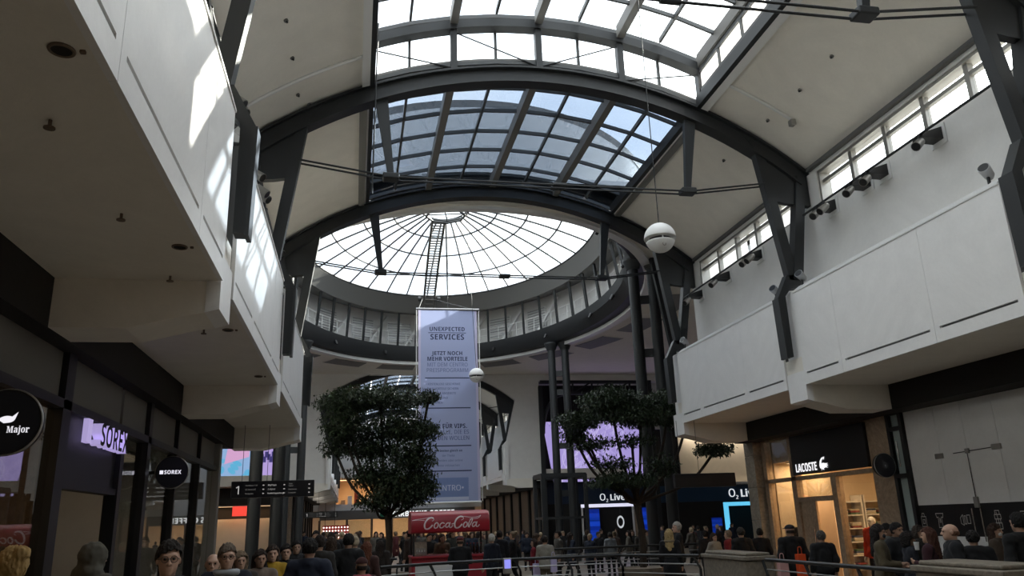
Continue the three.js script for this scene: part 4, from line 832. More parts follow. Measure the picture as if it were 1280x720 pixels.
// ================================================================ THINGS IN THE HALL
// ---- hanging banner
{
  const tex = canvasTex(640, 2020, (c, w, h) => {
    c.fillStyle = '#a9b3da'; c.fillRect(0, 0, w, h);
    c.fillStyle = '#c9c4e2'; c.fillRect(0, 0, 26, h); c.fillRect(w - 26, 0, 26, h);
    const ink = '#232c50', mid = w / 2 - 8; c.textAlign = 'center'; c.textBaseline = 'middle'; c.fillStyle = ink;
    const line = (s, y, f, mw, col = ink) => { c.fillStyle = col; c.font = f; c.fillText(s, mid, y, mw); };
    line('UNEXPECTED', 214, 'bold 62px sans-serif', 410); c.fillRect(mid - 205, 252, 410, 7); line('SERVICES', 302, 'bold 84px sans-serif', 415);
    line('JETZT NOCH', 480, 'bold 58px sans-serif', 340); line('MEHR VORTEILE', 542, 'bold 60px sans-serif', 440); line('MIT DEM CENTRO', 604, '56px sans-serif', 440, '#66709e'); line('PREISPROGRAMM', 664, '56px sans-serif', 470, '#66709e');
    c.fillStyle = ink; c.fillRect(mid - 240, 742, 480, 11);
    ['KOSTENLOSE GESCHENKE', 'ALLE VORTEILE SICHERN', 'EXKLUSIVE ANGEBOTE', 'SAMMELN UND', 'GEWINNEN'].forEach((s, i) => { c.textAlign = 'left'; c.fillStyle = '#3f4a78'; c.font = '30px sans-serif'; c.fillText((i < 3 ? '• ' : '   ') + s, mid - 232, 812 + i * 49, 470); });
    c.textAlign = 'center'; c.fillStyle = ink; c.fillRect(mid - 240, 1060, 480, 11);
    line('NUR FÜR VIPS.', 1255, 'bold 64px sans-serif', 400); line('UND ALLE, DIE ES', 1316, '56px sans-serif', 450, '#4e5988'); line('WERDEN WOLLEN', 1378, '56px sans-serif', 450, '#4e5988');
    c.fillStyle = ink; c.fillRect(mid - 240, 1452, 480, 11);
    ['Am besten gleich an', 'der Theke', 'anmelden oder online', 'unter mitmachen'].forEach((s, i) => line(s, 1506 + i * 50, (i ? '' : 'bold ') + '30px sans-serif', 420, i ? '#66709e' : ink));
    c.fillStyle = ink; c.fillRect(mid - 240, 1706, 480, 11);
    c.fillStyle = '#7f92c4'; c.fillRect(mid - 205, 1780, 410, 190); c.fillStyle = '#c8d0ea'; c.fillRect(mid - 205, 1972, 410, 30);
    line('CENTRO•', 1882, '78px sans-serif', 330, '#d8def2');
  });
  const o = thing('banner', 'tall pale blue hanging banner with dark lettering under the dome', 'banner', [3.8, 0, -33]);
  const y0 = 2.75, y1 = 10.8, w = 2.54;
  const cloth = new THREE.PlaneGeometry(w, y1 - y0, 8, 24), p = cloth.attributes.position;
  for (let i = 0; i < p.count; i++) p.setZ(i, 0.02 * Math.sin(p.getX(i) * 2.2 + p.getY(i) * 0.5));
  cloth.computeVertexNormals(); cloth.translate(0, (y0 + y1) / 2, 0.05);
  mesh('cloth', cloth, phy(1, 1, 1, { map: tex, roughness: 0.8, transmission: 0.35, thickness: 0 }), o);
  mesh('top_bar', rod(V(-w / 2 - 0.1, y1 + 0.03, 0.05), V(w / 2 + 0.1, y1 + 0.03, 0.05), 0.05), M.alu, o);
  mesh('bottom_bar', rod(V(-w / 2 - 0.03, y0 - 0.03, 0.05), V(w / 2 + 0.03, y0 - 0.03, 0.05), 0.05), M.whitePaint, o);
  for (const s of [-1, 1]) { mesh('side_wire', rod(V(s * (w / 2 + 0.08), y0, 0.05), V(s * (w / 2 + 0.08), y1, 0.05), 0.02, 6), M.whitePaint, o); mesh('cable', rod(V(s * (w / 2), y1, 0.05), V(s * 0.2, 14.35, -10.62), 0.012, 5), M.steel, o); }
  mesh('cable', rod(V(0, y1 + 0.05, 0.05), V(0.25, 15.5, -1.6), 0.01, 5), M.steel, o);
}
// ---- ball loudspeakers
function ballSpeaker(x, y, z, r, top, label) {
  const o = thing('ball_speaker', label, 'speaker', [x, y, z]);
  const half = (a, b, rr) => { const pts = []; for (let i = 0; i <= 14; i++) { const t = a + (b - a) * i / 14; pts.push(new THREE.Vector2(Math.max(0.0001, rr * Math.sin(t)), rr * Math.cos(t))); } return pts; };
  mesh('upper_shell', new THREE.LatheGeometry([...half(0, PI * 0.52, r), new THREE.Vector2(0.001, -r * 0.06)], 36), M.whitePaint, o);
  mesh('lower_shell', new THREE.LatheGeometry([new THREE.Vector2(0.001, -r * 0.28), ...half(PI * 0.58, PI, r * 0.93)], 36), M.whitePaint, o);
  mesh('gap_core', cyl(0, -r * 0.3, -r * 0.04, 0, r * 0.72, 24), M.black, o);
  for (let i = 0; i < 5; i++) { const a = i * 2 * PI / 5 + 0.5; mesh('spacer', cyl(Math.cos(a) * r * 0.82, -r * 0.3, -r * 0.04, Math.sin(a) * r * 0.82, r * 0.05, 6), M.whitePaint, o); }
  mesh('port', new THREE.TorusGeometry(r * 0.1, r * 0.03, 6, 14).translate(-r * 0.05, -r * 0.6, r * 0.72), M.lampGrey, o);
  mesh('cable', rod(V(0, r * 0.98, 0), V(...(top.length ? [top[0] - x, top[1] - y, top[2] - z] : [0, top - y, 0])), 0.01, 6), M.steel, o);
}
ballSpeaker(5.48, 6.86, -13, 0.295, 12.4, 'large white ball loudspeaker hanging on a cable before the balcony');
ballSpeaker(4.92, 7.82, -32.4, 0.32, [4.7, 15.52, -33.2], 'small white ball loudspeaker hanging beside the banner');

// ---- red drinks kiosk
{
  const o = thing('drinks_kiosk', 'red drinks kiosk with rounded canopy and white script lettering', 'kiosk', [0, 0, -24.4]);
  const x0 = 1.62, x1 = 3.9, red = std(0.34, 0.018, 0.03, { roughness: 0.4 });
  const tex = canvasTex(1024, 256, (c, w, h) => {
    c.fillStyle = '#9e1226'; c.fillRect(0, 0, w, h); c.strokeStyle = c.fillStyle = '#e6d6d8'; c.lineCap = 'round'; c.lineJoin = 'round';
    c.save(); c.translate(130, -2); c.scale(1.62, 1.62);
    const S = (lw, d) => { c.lineWidth = lw; c.stroke(new Path2D(d)); };
    S(13, 'M92 38 C60 20 18 70 22 112 C26 150 62 138 84 104'); S(4, 'M92 38 C104 44 98 62 84 66'); S(3.5, 'M24 60 C-10 50 -40 52 -80 56 C-30 40 30 44 60 30');
    S(10, 'M122 82 C98 84 92 132 112 130 C136 126 140 84 122 82'); S(10, 'M182 90 C166 74 142 96 146 118 C150 138 172 128 182 112');
    S(10, 'M226 92 C206 76 186 106 196 122 C206 134 224 112 228 90'); S(10, 'M230 86 C224 108 222 124 230 128 C238 130 244 122 250 112'); S(9, 'M246 98 L264 92');
    S(13, 'M334 34 C300 18 262 72 268 112 C272 148 306 136 326 104'); S(4, 'M334 34 C350 44 338 66 322 64'); S(4, 'M330 30 C380 34 430 60 486 26 C470 62 420 58 392 56');
    S(10, 'M360 84 C338 86 332 132 350 130 C374 126 378 86 360 84'); S(9, 'M388 128 C374 132 378 104 392 76 C404 52 420 48 414 66 C410 84 396 108 386 122'); S(10, 'M446 92 C426 76 406 108 416 124 C426 134 444 112 450 88'); S(9, 'M452 86 C444 110 442 126 452 128 C460 128 466 120 470 112');
    c.restore();
  });
  const prof = [[0.6, 1.66], [0.66, 1.7], [0.68, 1.95], [0.62, 2.12], [0.46, 2.24], [0, 2.28], [-0.46, 2.24], [-0.62, 2.12], [-0.66, 1.9], [-0.66, 1.68], [-0.6, 1.66]];
  const g = prism(prof.map(([z, y]) => [-z, y]), 0, x1 - x0); g.rotateY(PI / 2); g.translate(x0, 0, 0);
  mesh('canopy', g, red, o);
  const fp = [[0.668, 1.7], [0.688, 1.95], [0.628, 2.13], [0.55, 2.19]], pos = [], uv = [], idx = [], vv = [0, 0.5, 0.88, 1];
  fp.forEach(([z, y], i) => { for (const [xx, u] of [[x0 + 0.02, 0], [x1 - 0.02, 1]]) { pos.push(xx, y, z); uv.push(u, vv[i]); } if (i) { const k = (i - 1) * 2; idx.push(k, k + 1, k + 3, k, k + 3, k + 2); } });
  const pg = new THREE.BufferGeometry(); pg.setAttribute('position', new THREE.Float32BufferAttribute(pos, 3)); pg.setAttribute('uv', new THREE.Float32BufferAttribute(uv, 2)); pg.setIndex(idx); pg.computeVertexNormals();
  mesh('canopy_lettering', pg, new THREE.MeshStandardMaterial({ map: tex, roughness: 0.4 }), o);
  for (const x of [x0 + 0.08, x1 - 0.08]) for (const z of [0.55, -0.55]) mesh('post', cyl(x, FLOOR, 1.7, z, 0.03, 10), M.steel, o);
  mesh('counter_top', rbx(x0, x1, 0.98, 1.04, -0.66, 0.7, 0.015), red, o);
  mesh('counter_front', bx(x0 + 0.05, x1 - 0.05, FLOOR, 0.98, 0.56, 0.62), red, o);
  mesh('white_panel', bx(x0 + 0.12, x1 - 0.75, 0.1, 0.8, 0.62, 0.635), M.whitePaint, o);
  mesh('counter_side', [bx(x0 + 0.02, x0 + 0.06, FLOOR, 0.98, -0.6, 0.6), bx(x1 - 0.06, x1 - 0.02, FLOOR, 0.98, -0.6, 0.6)], red, o);
  const m = thing('drinks_dispenser', 'grey drinks dispenser standing on the red kiosk counter', 'dispenser', [0, 0, -24.4]);
  mesh('body', rbx(1.74, 2.1, 1.045, 1.42, -0.1, 0.3, 0.02), M.column, m); mesh('front_panel', rbx(1.77, 2.07, 1.09, 1.25, 0.3, 0.31, 0.004), M.lampGrey, m); for (let k = 0; k < 4; k++) mesh('tap', rod(V(1.81 + k * 0.075, 1.2, 0.31), V(1.81 + k * 0.075, 1.14, 0.34), 0.012, 6), M.chrome, m);
  const b0 = thing('bottle', 'small dark bottle on the kiosk counter near the right post', 'bottle', [3.3, 1.045, -24.2], 0, 'bottles on the kiosk');
  const bp = [[0, 0], [0.035, 0], [0.036, 0.1], [0.028, 0.13], [0.036, 0.17], [0.013, 0.24], [0.013, 0.28], [0, 0.28]].map(([a, b]) => new THREE.Vector2(a, b));
  mesh('glass', new THREE.LatheGeometry(bp, 14), std(0.03, 0.012, 0.008, { roughness: 0.15 }), b0); mesh('cap', cyl(0, 0.28, 0.3, 0, 0.015, 10), red, b0);
  for (let k = 1; k < 9; k++) dup(b0, [3.3 + (k % 5) * 0.1, 1.045, -24.2 - Math.floor(k / 5) * 0.12]);
}
// ---- railings: dark handrail, three thin bars, flat posts
function railing(pts, label, group) {
  const o = thing('railing', label, 'railing', [0, 0, 0], 0, group);
  for (let i = 0; i + 1 < pts.length; i++) {
    const a = V(pts[i][0], 1.02, pts[i][1]), b = V(pts[i + 1][0], 1.02, pts[i + 1][1]), L = a.distanceTo(b), n = Math.max(1, Math.round(L / 1.5));
    mesh('handrail', rod(a, b, 0.035, 10), M.black, o);
    for (const y of [0.84, 0.62, 0.38]) mesh('bar', rod(a.clone().setY(y), b.clone().setY(y), 0.012, 6), M.alu, o);
    for (let k = 0; k <= n; k++) { const p = a.clone().lerp(b, k / n), d = b.clone().sub(a).normalize(); mesh('post', [bar(V(p.x, FLOOR, p.z), V(p.x, 0.75, p.z), 0.05, 0.05), bar(V(p.x, 0.75, p.z), V(p.x + d.x * 0.14, 1.0, p.z + d.z * 0.14), 0.04, 0.04)], M.steel, o); }
  }
  return o;
}
railing([[7.95, -10.42], [7.95, -15.1]], 'dark handrail with thin steel bars in front of the polo shop');
railing([[7.7, -17.7], [6.5, -19.6], [4.0, -19.9], [1.9, -19.5], [0.6, -18.8]], 'dark curved handrail with thin steel bars before the drinks kiosk');
railing([[-0.2, -23.2], [1.2, -23.3]], 'short steel railing behind the trunk of the tree beside the kiosk');
railing([[5.6, -25.4], [8.3, -25.4], [11.0, -25.0]], 'steel railing of the terrace before the phone shop');
// ---- planters and blocks
function planter(x0, x1, z0, z1, y1, label) {
  const o = thing('planter', label, 'planter');
  mesh('trough', rbx(x0, x1, FLOOR, y1 - 0.14, z0, z1, 0.03), M.stone, o);
  const s = 0.08, t = [[x0 - 0.03, z0 - 0.03], [x1 + 0.03, z0 - 0.03], [x1 + 0.03, z1 + 0.03], [x0 - 0.03, z1 + 0.03]], u = [[x0 + s, z0 + s], [x1 - s, z0 + s], [x1 - s, z1 - s], [x0 + s, z1 - s]];
  mesh('cap_rim', rbx(x0 - 0.04, x1 + 0.04, y1 - 0.14, y1 - 0.06, z0 - 0.04, z1 + 0.04, 0.02), M.stone, o);
  mesh('cap_top', rbx(x0 + 0.04, x1 - 0.04, y1 - 0.062, y1, z0 + 0.05, z1 - 0.05, 0.025), M.stone, o);
}
planter(7.65, 8.25, -17.4, -15.35, 1.14, 'long beige stone planter block by the handrail opposite the polo shop');
planter(7.62, 8.3, -10.3, -8.7, 1.2, 'large beige stone block at the handrail before the hoarding');
planter(-0.35, 0.2, -11.3, -10.6, 1.12, 'low beige stone block beside the person in the dark red hat');

// ---- spotlights on the upper walls
function spotHead(p, dir, o, r = 0.085, L = 0.24, m = M.lampGrey) {
  const a = p.clone().addScaledVector(dir, -L * 0.4), b = p.clone().addScaledVector(dir, L * 0.6);
  const h = mesh('lamp_head', [rod(a, b, r * 0.82, 16, r), rod(a.clone().addScaledVector(dir, -0.05), a, r * 0.5, 12, r * 0.8)], m, o);
  mesh('lens', rod(b, b.clone().addScaledVector(dir, 0.006), r * 0.86, 16), M.black, h);
  return h;
}
function wallSpot(s, z, n, label, group) {
  const o = thing('wall_spotlight', label, 'spotlight', [0, 0, 0], 0, group), xw = X(s, D_WALL), y = 8.1, xr = X(s, 5.68);
  mesh('wall_plate', rbx(xw - s * 0.03, xw, y - 0.12, y + 0.26, z - 0.19, z + 0.19, 0.01), M.whitePaint, o);
  mesh('bracket', prism(mx(s, [[D_WALL - 0.03, y - 0.03], [D_WALL - 0.03, y + 0.2], [5.75, y + 0.06], [5.72, y - 0.02]]), z - 0.13, z + 0.13), M.black, o);
  for (let k = 0; k < n; k++) {
    const zz = z + 0.1 + k * 0.3, dir = V(-s * 0.75, -0.6, 0.28 - k * 0.2).normalize(), p = V(xr - s * 0.03, y - 0.15, zz);
    mesh('yoke', rod(V(xr, y + 0.02, zz), p, 0.02, 6), M.black, o); spotHead(p, dir, o);
  }
}
const spotZ = [[-10.9, 1, 'by the glaring window'], [-12.4, 1, 'under the middle of the near window strip'], [-12.95, 1, 'next to the dark wedge bracket'], [-14.15, 2, 'twin lamps next to the big arch leg'], [-17.4, 2, 'twin lamps just past the big arch leg'], [-19.2, 1, 'single lamp half way to the dome'], [-21.0, 1, 'single lamp closest to the dome']];
const spotL = [-11.2, -12.0, -13.5, -14.5, -17.6, -19.5, -20.9], nth = ['first', 'second', 'third', 'fourth', 'fifth', 'sixth', 'seventh'];
spotZ.forEach(([z, n, l], i) => { wallSpot(1, z, n, `grey wall spotlight on the sunny side wall, ${l}`); wallSpot(-1, spotL[i], i === 0 || i === 3 ? 2 : 1, `grey spotlight on the shaded side rail, ${nth[i]} towards the dome`); });
for (const s of [1, -1]) for (const [a, b, t] of [[-8.9, -14.6, 'before'], [-15.5, -21.2, 'beyond']]) { const o = thing('lighting_rail', `thin dark lighting rail on the ${s > 0 ? 'sunny' : 'shaded'} side wall ${t} the big arch`, 'rail'); mesh('tube', rod(V(X(s, 5.72), 8.14, a), V(X(s, 5.72), 8.14, b), 0.025, 8), M.steel, o); mesh('end_cap', [rod(V(X(s, 5.72), 8.14, a), V(X(s, 5.72), 8.14, a - 0.04), 0.035, 8), rod(V(X(s, 5.72), 8.14, b), V(X(s, 5.72), 8.14, b + 0.04), 0.035, 8)], M.black, o); }
// small floodlights standing on the balcony copings
for (const [s, z, l] of [[1, -15.55, 'just past the big arch leg'], [1, -14.45, 'just before the big arch leg'], [1, -20.7, 'at the end near the dome'], [1, -9.25, 'near the dark leg by the glare'], [-1, -9.4, 'first on the shaded side'], [-1, -15.8, 'second on the shaded side']]) {
  const o = thing('balcony_floodlight', `small silver floodlight on the white balcony coping, ${l}`, 'spotlight'), x = X(s, D_FAS + 0.14), y = PAR + 0.15;
  mesh('stand', cyl(x, y - 0.02, y + 0.1, z, 0.025, 8), M.black, o); spotHead(V(x, y + 0.17, z), V(-s * 0.6, 0.35, 0.3).normalize(), o, 0.09, 0.2, M.alu);
}
// ---- fittings on the shaded soffit
[[90, 62], [232, 308], [290, 412], [327, 470]].forEach(([px, py], i) => {
  const p = atY(px, py, SOF), o = thing('soffit_downlight', ['round unlit downlight in the soffit nearest the camera side', 'round unlit downlight in the soffit before the first bracket', 'round unlit downlight in the soffit past the first bracket', 'round unlit downlight in the soffit before the second bracket'][i], 'light', [p.x - 0.05, 0, p.z]);
  mesh('ring', new THREE.TorusGeometry(0.06, 0.01, 8, 28).rotateX(PI / 2).translate(0, SOF - 0.008, 0), M.brown, o); mesh('cone', cyl(0, SOF - 0.012, SOF - 0.002, 0, 0.052, 20), M.blackMatt, o);
  mesh('clip', rbx(0.09, 0.12, SOF - 0.02, SOF, -0.012, 0.012, 0.005), M.brown, o);
});
[[63, 150], [213, 345], [152, 267], [255, 412]].forEach(([px, py], i) => {
  const p = atY(px, py, SOF), o = thing('sprinkler', ['tiny sprinkler in the soffit over the bird sign', 'tiny sprinkler in the soffit close to the first bracket', 'tiny sprinkler in the middle of the first soffit bay', 'tiny sprinkler just past the first bracket'][i], 'sprinkler', [p.x, 0, p.z]);
  mesh('pipe', cyl(0, SOF - 0.05, SOF, 0, 0.012, 8), M.brown, o); mesh('rose', cyl(0, SOF - 0.06, SOF - 0.05, 0, 0.035, 12), M.brown, o);
});
// ---- conduits that follow the vault
for (const s of [1, -1]) {
  const o = thing('conduit', s > 0 ? 'white conduit on the sunny side vault ending in a small lamp' : 'long white conduit on the shaded side vault', 'pipe'), pts = [], e = s > 0 ? 5.25 : 6.0;
  for (let i = 0; i <= 10; i++) { const d = 3.75 + (e - 3.75) * i / 10; pts.push(V(X(s, d), arcY(d, ARC_R + 0.02), -13.8)); }
  mesh('tube', pipe(pts, 0.035, 20, 8), M.whitePaint, o);
  mesh('end_fitting', rbx(X(s, e) - 0.06, X(s, e) + 0.06, arcY(e) - 0.12, arcY(e) + 0.02, -13.87, -13.73, 0.02), M.lampGrey, o);
}
// small ceiling sensors on the vaults
[[1040, 70], [1000, 112], [960, 150], [905, 200], [357, 25], [365, 72], [372, 118], [386, 130]].forEach(([px, py], i) => {
  const v = at(px, py, -10).sub(camera.position), ox = -XC, oy = EYE - ARC_Y, a = v.x * v.x + v.y * v.y, b = 2 * (ox * v.x + oy * v.y), c = ox * ox + oy * oy - (ARC_R + 0.05) ** 2, t = (-b + Math.sqrt(b * b - 4 * a * c)) / (2 * a);
  const p = camera.position.clone().addScaledVector(v, t), n = V(XC - p.x, ARC_Y - p.y, 0).normalize(), o = thing('ceiling_sensor', i < 4 ? 'tiny dark sensor on the vault above the sunny side wall' : 'tiny dark sensor on the vault above the shaded side wall', 'sensor', [0, 0, 0], 0, i < 4 ? 'sensors on the sunny vault' : 'sensors on the shaded vault');
  mesh('base', rod(p, p.clone().addScaledVector(n, 0.03), 0.04, 10), M.rib, o); mesh('tip', rod(p.clone().addScaledVector(n, 0.03), p.clone().addScaledVector(n, 0.06), 0.018, 8), M.steel, o);
});
// thin rod hanging along the left hangers
single('thin_cable', rod(V(X(-1, 3.55), 12.1, -14.6), V(X(-1, 3.62), 8.2, -14.6), 0.016, 6), M.steel, 'thin dark cable hanging beside the left hanger of the big arch', 'cable');

// ---- indoor trees: leaf tiers on forked trunks
function leafGeo() {
  const pos = [0, 0, 0, 0.022, 0.035, 0.006, 0, 0.05, -0.004, 0, 0, 0, 0, 0.05, -0.004, -0.022, 0.035, 0.006, 0.022, 0.035, 0.006, 0, 0.1, 0, 0, 0.05, -0.004, -0.022, 0.035, 0.006, 0, 0.05, -0.004, 0, 0.1, 0];
  const g = new THREE.BufferGeometry(); g.setAttribute('position', new THREE.Float32BufferAttribute(pos, 3)); g.computeVertexNormals(); return g;
}
const leafG = leafGeo(), leafM = phy(0.03, 0.052, 0.022, { roughness: 0.6, transmission: 0.12, thickness: 0, side: THREE.DoubleSide }), barkM = std(0.06, 0.045, 0.035, { map: stoneTex, roughness: 0.95, bumpMap: fineTex, bumpScale: 0.006 });
function tree(label, base, fork, tiers, planterR, dens) {
  const o = thing('indoor_tree', label, 'tree', [base[0], FLOOR, base[1]]);
  const B = V(0, 0.55, 0), F = V(fork[0] - base[0], fork[1] - FLOOR, fork[2] - base[1]);
  mesh('trunk', [pipe([B, B.clone().lerp(F, 0.5).add(V(0.05, 0, 0.03)), F], 0.11, 16, 10), new THREE.SphereGeometry(0.13, 12, 8).translate(F.x, F.y, F.z)], barkM, o);
  let total = 0; for (const t of tiers) { t[6] = Math.round(t[6] * dens); total += t[6]; }
  const inst = new THREE.InstancedMesh(leafG, leafM, total), m = new THREE.Matrix4(), q = new THREE.Quaternion(), e = new THREE.Euler(), col = new THREE.Color(); let k = 0;
  for (const [x, y, z, rx, ry, rz, n] of tiers) {
    const c = V(x - base[0], y - FLOOR, z - base[1]), mid = F.clone().lerp(c, 0.55).add(V((c.x - F.x) * 0.12, -0.25, 0));
    const br = mesh('branch', pipe([F, mid, c.clone().add(V(0, -ry * 0.3, 0))], 0.045, 12, 7), barkM, o), tw = [];
    for (let j = 0; j < 7; j++) { const a = j * 0.9 + x, e1 = c.clone().add(V(Math.cos(a) * rx * 0.75, ry * 0.1, Math.sin(a) * rz * 0.75)); tw.push(pipe([c.clone().add(V(0, -ry * 0.5, 0)), c.clone().lerp(e1, 0.5).add(V(0, -ry * 0.1, 0)), e1], 0.014, 6, 5)); }
    mesh('twigs', tw, barkM, br);
    for (let j = 0; j < n; j++) {
      const th = rnd() * 2 * PI, ph = Math.acos(2 * rnd() - 1), r = Math.pow(rnd(), 0.45), lump = 1 + 0.18 * n3(Math.cos(th) * 2 + x, ph * 2, y) + 0.12 * n3(Math.cos(th) * 6 + x, ph * 5, Math.sin(th) * 6);
      let py = Math.cos(ph) * ry * r * lump; if (py < 0) py *= 0.65;
      const px = Math.sin(ph) * Math.cos(th) * rx * r * lump, pz = Math.sin(ph) * Math.sin(th) * rz * r * lump;
      e.set(rnd() * 2.4 + 0.6, th + rnd() * 2, rnd() * 2 - 1); q.setFromEuler(e); const s = 0.95 + rnd() * 0.8;
      m.compose(V(c.x + px, c.y + py, c.z + pz), q, V(s, s, s)); inst.setMatrixAt(k, m); const g = 0.6 + rnd() * 0.6; col.setRGB(g, g * (0.9 + rnd() * 0.2), g * 0.9); inst.setColorAt(k++, col);
    }
  }
  shade(inst); inst.name = 'foliage'; inst.userData.kind = 'stuff'; o.add(inst);
  const p = thing('tree_planter', 'round dark pot under the ' + label.replace(/^.*?(tree)/, 'tree'), 'planter', [base[0], FLOOR, base[1]]);
  mesh('pot', new THREE.LatheGeometry([[0.001, 0], [planterR * 0.8, 0], [planterR, 0.55], [planterR * 0.94, 0.55], [planterR * 0.9, 0.46], [0.001, 0.46]].map(([a, b]) => new THREE.Vector2(a, b)), 32), M.stone, p);
  mesh('soil', cyl(0, 0.45, 0.5, 0, planterR * 0.9, 24), M.brown, p);
}
{
  const sc = 28.2 / 985, L = (px, py, w, h, n, dz = 0) => { const p = at(px, py, -27 + dz); return [p.x, p.y, p.z, w * sc, h * sc, Math.min(1.7, w * sc * 0.85), n]; };
  const b = at(484, 690, -27);
  tree('leafy indoor tree with stacked tiers in front of the banner', [b.x, -27], [b.x + 0.02, 2.15, -27], [L(476, 500, 66, 15, 3600), L(432, 505, 34, 18, 1500, 0.3), L(432, 535, 30, 24, 1700, 0.4), L(498, 535, 40, 24, 2300), L(462, 560, 38, 20, 1800, -0.4), L(516, 572, 30, 26, 1700, 0.3), L(470, 595, 34, 24, 1500, -0.2), L(506, 615, 38, 26, 2600, 0.2), L(470, 628, 26, 14, 500, 0.2), L(420, 560, 18, 18, 500, 0.3), L(526, 605, 22, 22, 900), L(536, 497, 16, 9, 350), L(530, 540, 22, 14, 700, 0.4)], 0.8, 1.6);
  const s2 = 25.6 / 985, R = (px, py, w, h, n, dz = 0) => { const p = at(px, py, -24 + dz); return [p.x, p.y, p.z, w * s2, h * s2, Math.min(1.5, w * s2 * 0.85), n]; };
  const c = at(803, 690, -24);
  tree('wide indoor tree with umbrella tiers in front of the purple screen', [c.x, -24], [c.x - 0.05, 2.3, -24], [R(764, 503, 42, 19, 2300), R(835, 506, 44, 19, 2300), R(722, 528, 30, 15, 1000, 0.2), R(800, 522, 50, 16, 1700, 0.2), R(858, 526, 36, 15, 1400), R(892, 562, 26, 13, 700, 0.2), R(738, 556, 30, 11, 420), R(790, 552, 34, 10, 300, 0.3), R(764, 580, 34, 10, 330), R(826, 585, 22, 18, 300), R(776, 602, 42, 11, 1500, 0.3), R(718, 545, 18, 10, 350)], 0.8, 1.6);
}

// ================================================================ PEOPLE
// distance fields meshed with surface nets
function nets(f, lo, hi, h) {
  const nx = Math.ceil((hi[0] - lo[0]) / h) + 1, ny = Math.ceil((hi[1] - lo[1]) / h) + 1, nz = Math.ceil((hi[2] - lo[2]) / h) + 1, F = new Float32Array(nx * ny * nz);
  for (let k = 0, o = 0; k < nz; k++) for (let j = 0; j < ny; j++) for (let i = 0; i < nx; i++, o++) F[o] = f(lo[0] + i * h, lo[1] + j * h, lo[2] + k * h);
  const vid = new Int32Array(nx * ny * nz).fill(-1), pos = [], idx = [], sx = 1, sy = nx, sz = nx * ny;
  const C = [[0, 0, 0], [1, 0, 0], [0, 1, 0], [1, 1, 0], [0, 0, 1], [1, 0, 1], [0, 1, 1], [1, 1, 1]], E = [[0, 1], [2, 3], [4, 5], [6, 7], [0, 2], [1, 3], [4, 6], [5, 7], [0, 4], [1, 5], [2, 6], [3, 7]];
  for (let k = 0; k < nz - 1; k++) for (let j = 0; j < ny - 1; j++) for (let i = 0; i < nx - 1; i++) {
    const o = i + j * sy + k * sz; let n = 0; const v = C.map(([a, b, c]) => F[o + a * sx + b * sy + c * sz]); for (const q of v) if (q < 0) n++;
    if (n === 0 || n === 8) continue;
    let x = 0, y = 0, z = 0, m = 0;
    for (const [a, b] of E) if ((v[a] < 0) !== (v[b] < 0)) { const t = v[a] / (v[a] - v[b]); x += C[a][0] + (C[b][0] - C[a][0]) * t; y += C[a][1] + (C[b][1] - C[a][1]) * t; z += C[a][2] + (C[b][2] - C[a][2]) * t; m++; }
    vid[o] = pos.length / 3; pos.push(lo[0] + (i + x / m) * h, lo[1] + (j + y / m) * h, lo[2] + (k + z / m) * h);
  }
  const quad = (a, b, c, d, flip) => { if (a < 0 || b < 0 || c < 0 || d < 0) return; if (flip) idx.push(a, c, b, a, d, c); else idx.push(a, b, c, a, c, d); };
  for (let k = 1; k < nz - 1; k++) for (let j = 1; j < ny - 1; j++) for (let i = 1; i < nx - 1; i++) {
    const o = i + j * sy + k * sz, s = F[o] < 0;
    if (s !== F[o + sx] < 0) quad(vid[o - sy - sz], vid[o - sz], vid[o], vid[o - sy], !s);
    if (s !== F[o + sy] < 0) quad(vid[o - sx - sz], vid[o - sx], vid[o], vid[o - sz], !s);
    if (s !== F[o + sz] < 0) quad(vid[o - sx - sy], vid[o - sy], vid[o], vid[o - sx], !s);
  }
  const g = new THREE.BufferGeometry(); g.setAttribute('position', new THREE.Float32BufferAttribute(pos, 3)); g.setIndex(idx); g.computeVertexNormals(); return g;
}
const smin = (a, b, k) => { const h = Math.max(k - Math.abs(a - b), 0) / k; return Math.min(a, b) - h * h * k * 0.25; };
function cone(a, b, ra, rb) {
  const dx = b[0] - a[0], dy = b[1] - a[1], dz = b[2] - a[2], L = dx * dx + dy * dy + dz * dz || 1e-6;
  return (x, y, z) => { const px = x - a[0], py = y - a[1], pz = z - a[2], t = Math.max(0, Math.min(1, (px * dx + py * dy + pz * dz) / L)), ex = px - dx * t, ey = py - dy * t, ez = pz - dz * t; return Math.sqrt(ex * ex + ey * ey + ez * ez) - ra - (rb - ra) * t; };
}
function egg(c, r) { return (x, y, z) => { const a = (x - c[0]) / r[0], b = (y - c[1]) / r[1], d = (z - c[2]) / r[2], k0 = Math.sqrt(a * a + b * b + d * d), a2 = a / r[0], b2 = b / r[1], d2 = d / r[2], k1 = Math.sqrt(a2 * a2 + b2 * b2 + d2 * d2); return k1 < 1e-6 ? -Math.min(...r) : k0 * (k0 - 1) / k1; }; }
const blend = (list, k) => (x, y, z) => { let d = 1e9; for (const f of list) { const v = f(x, y, z); d = d > 1e8 ? v : smin(d, v, k); } return d; };
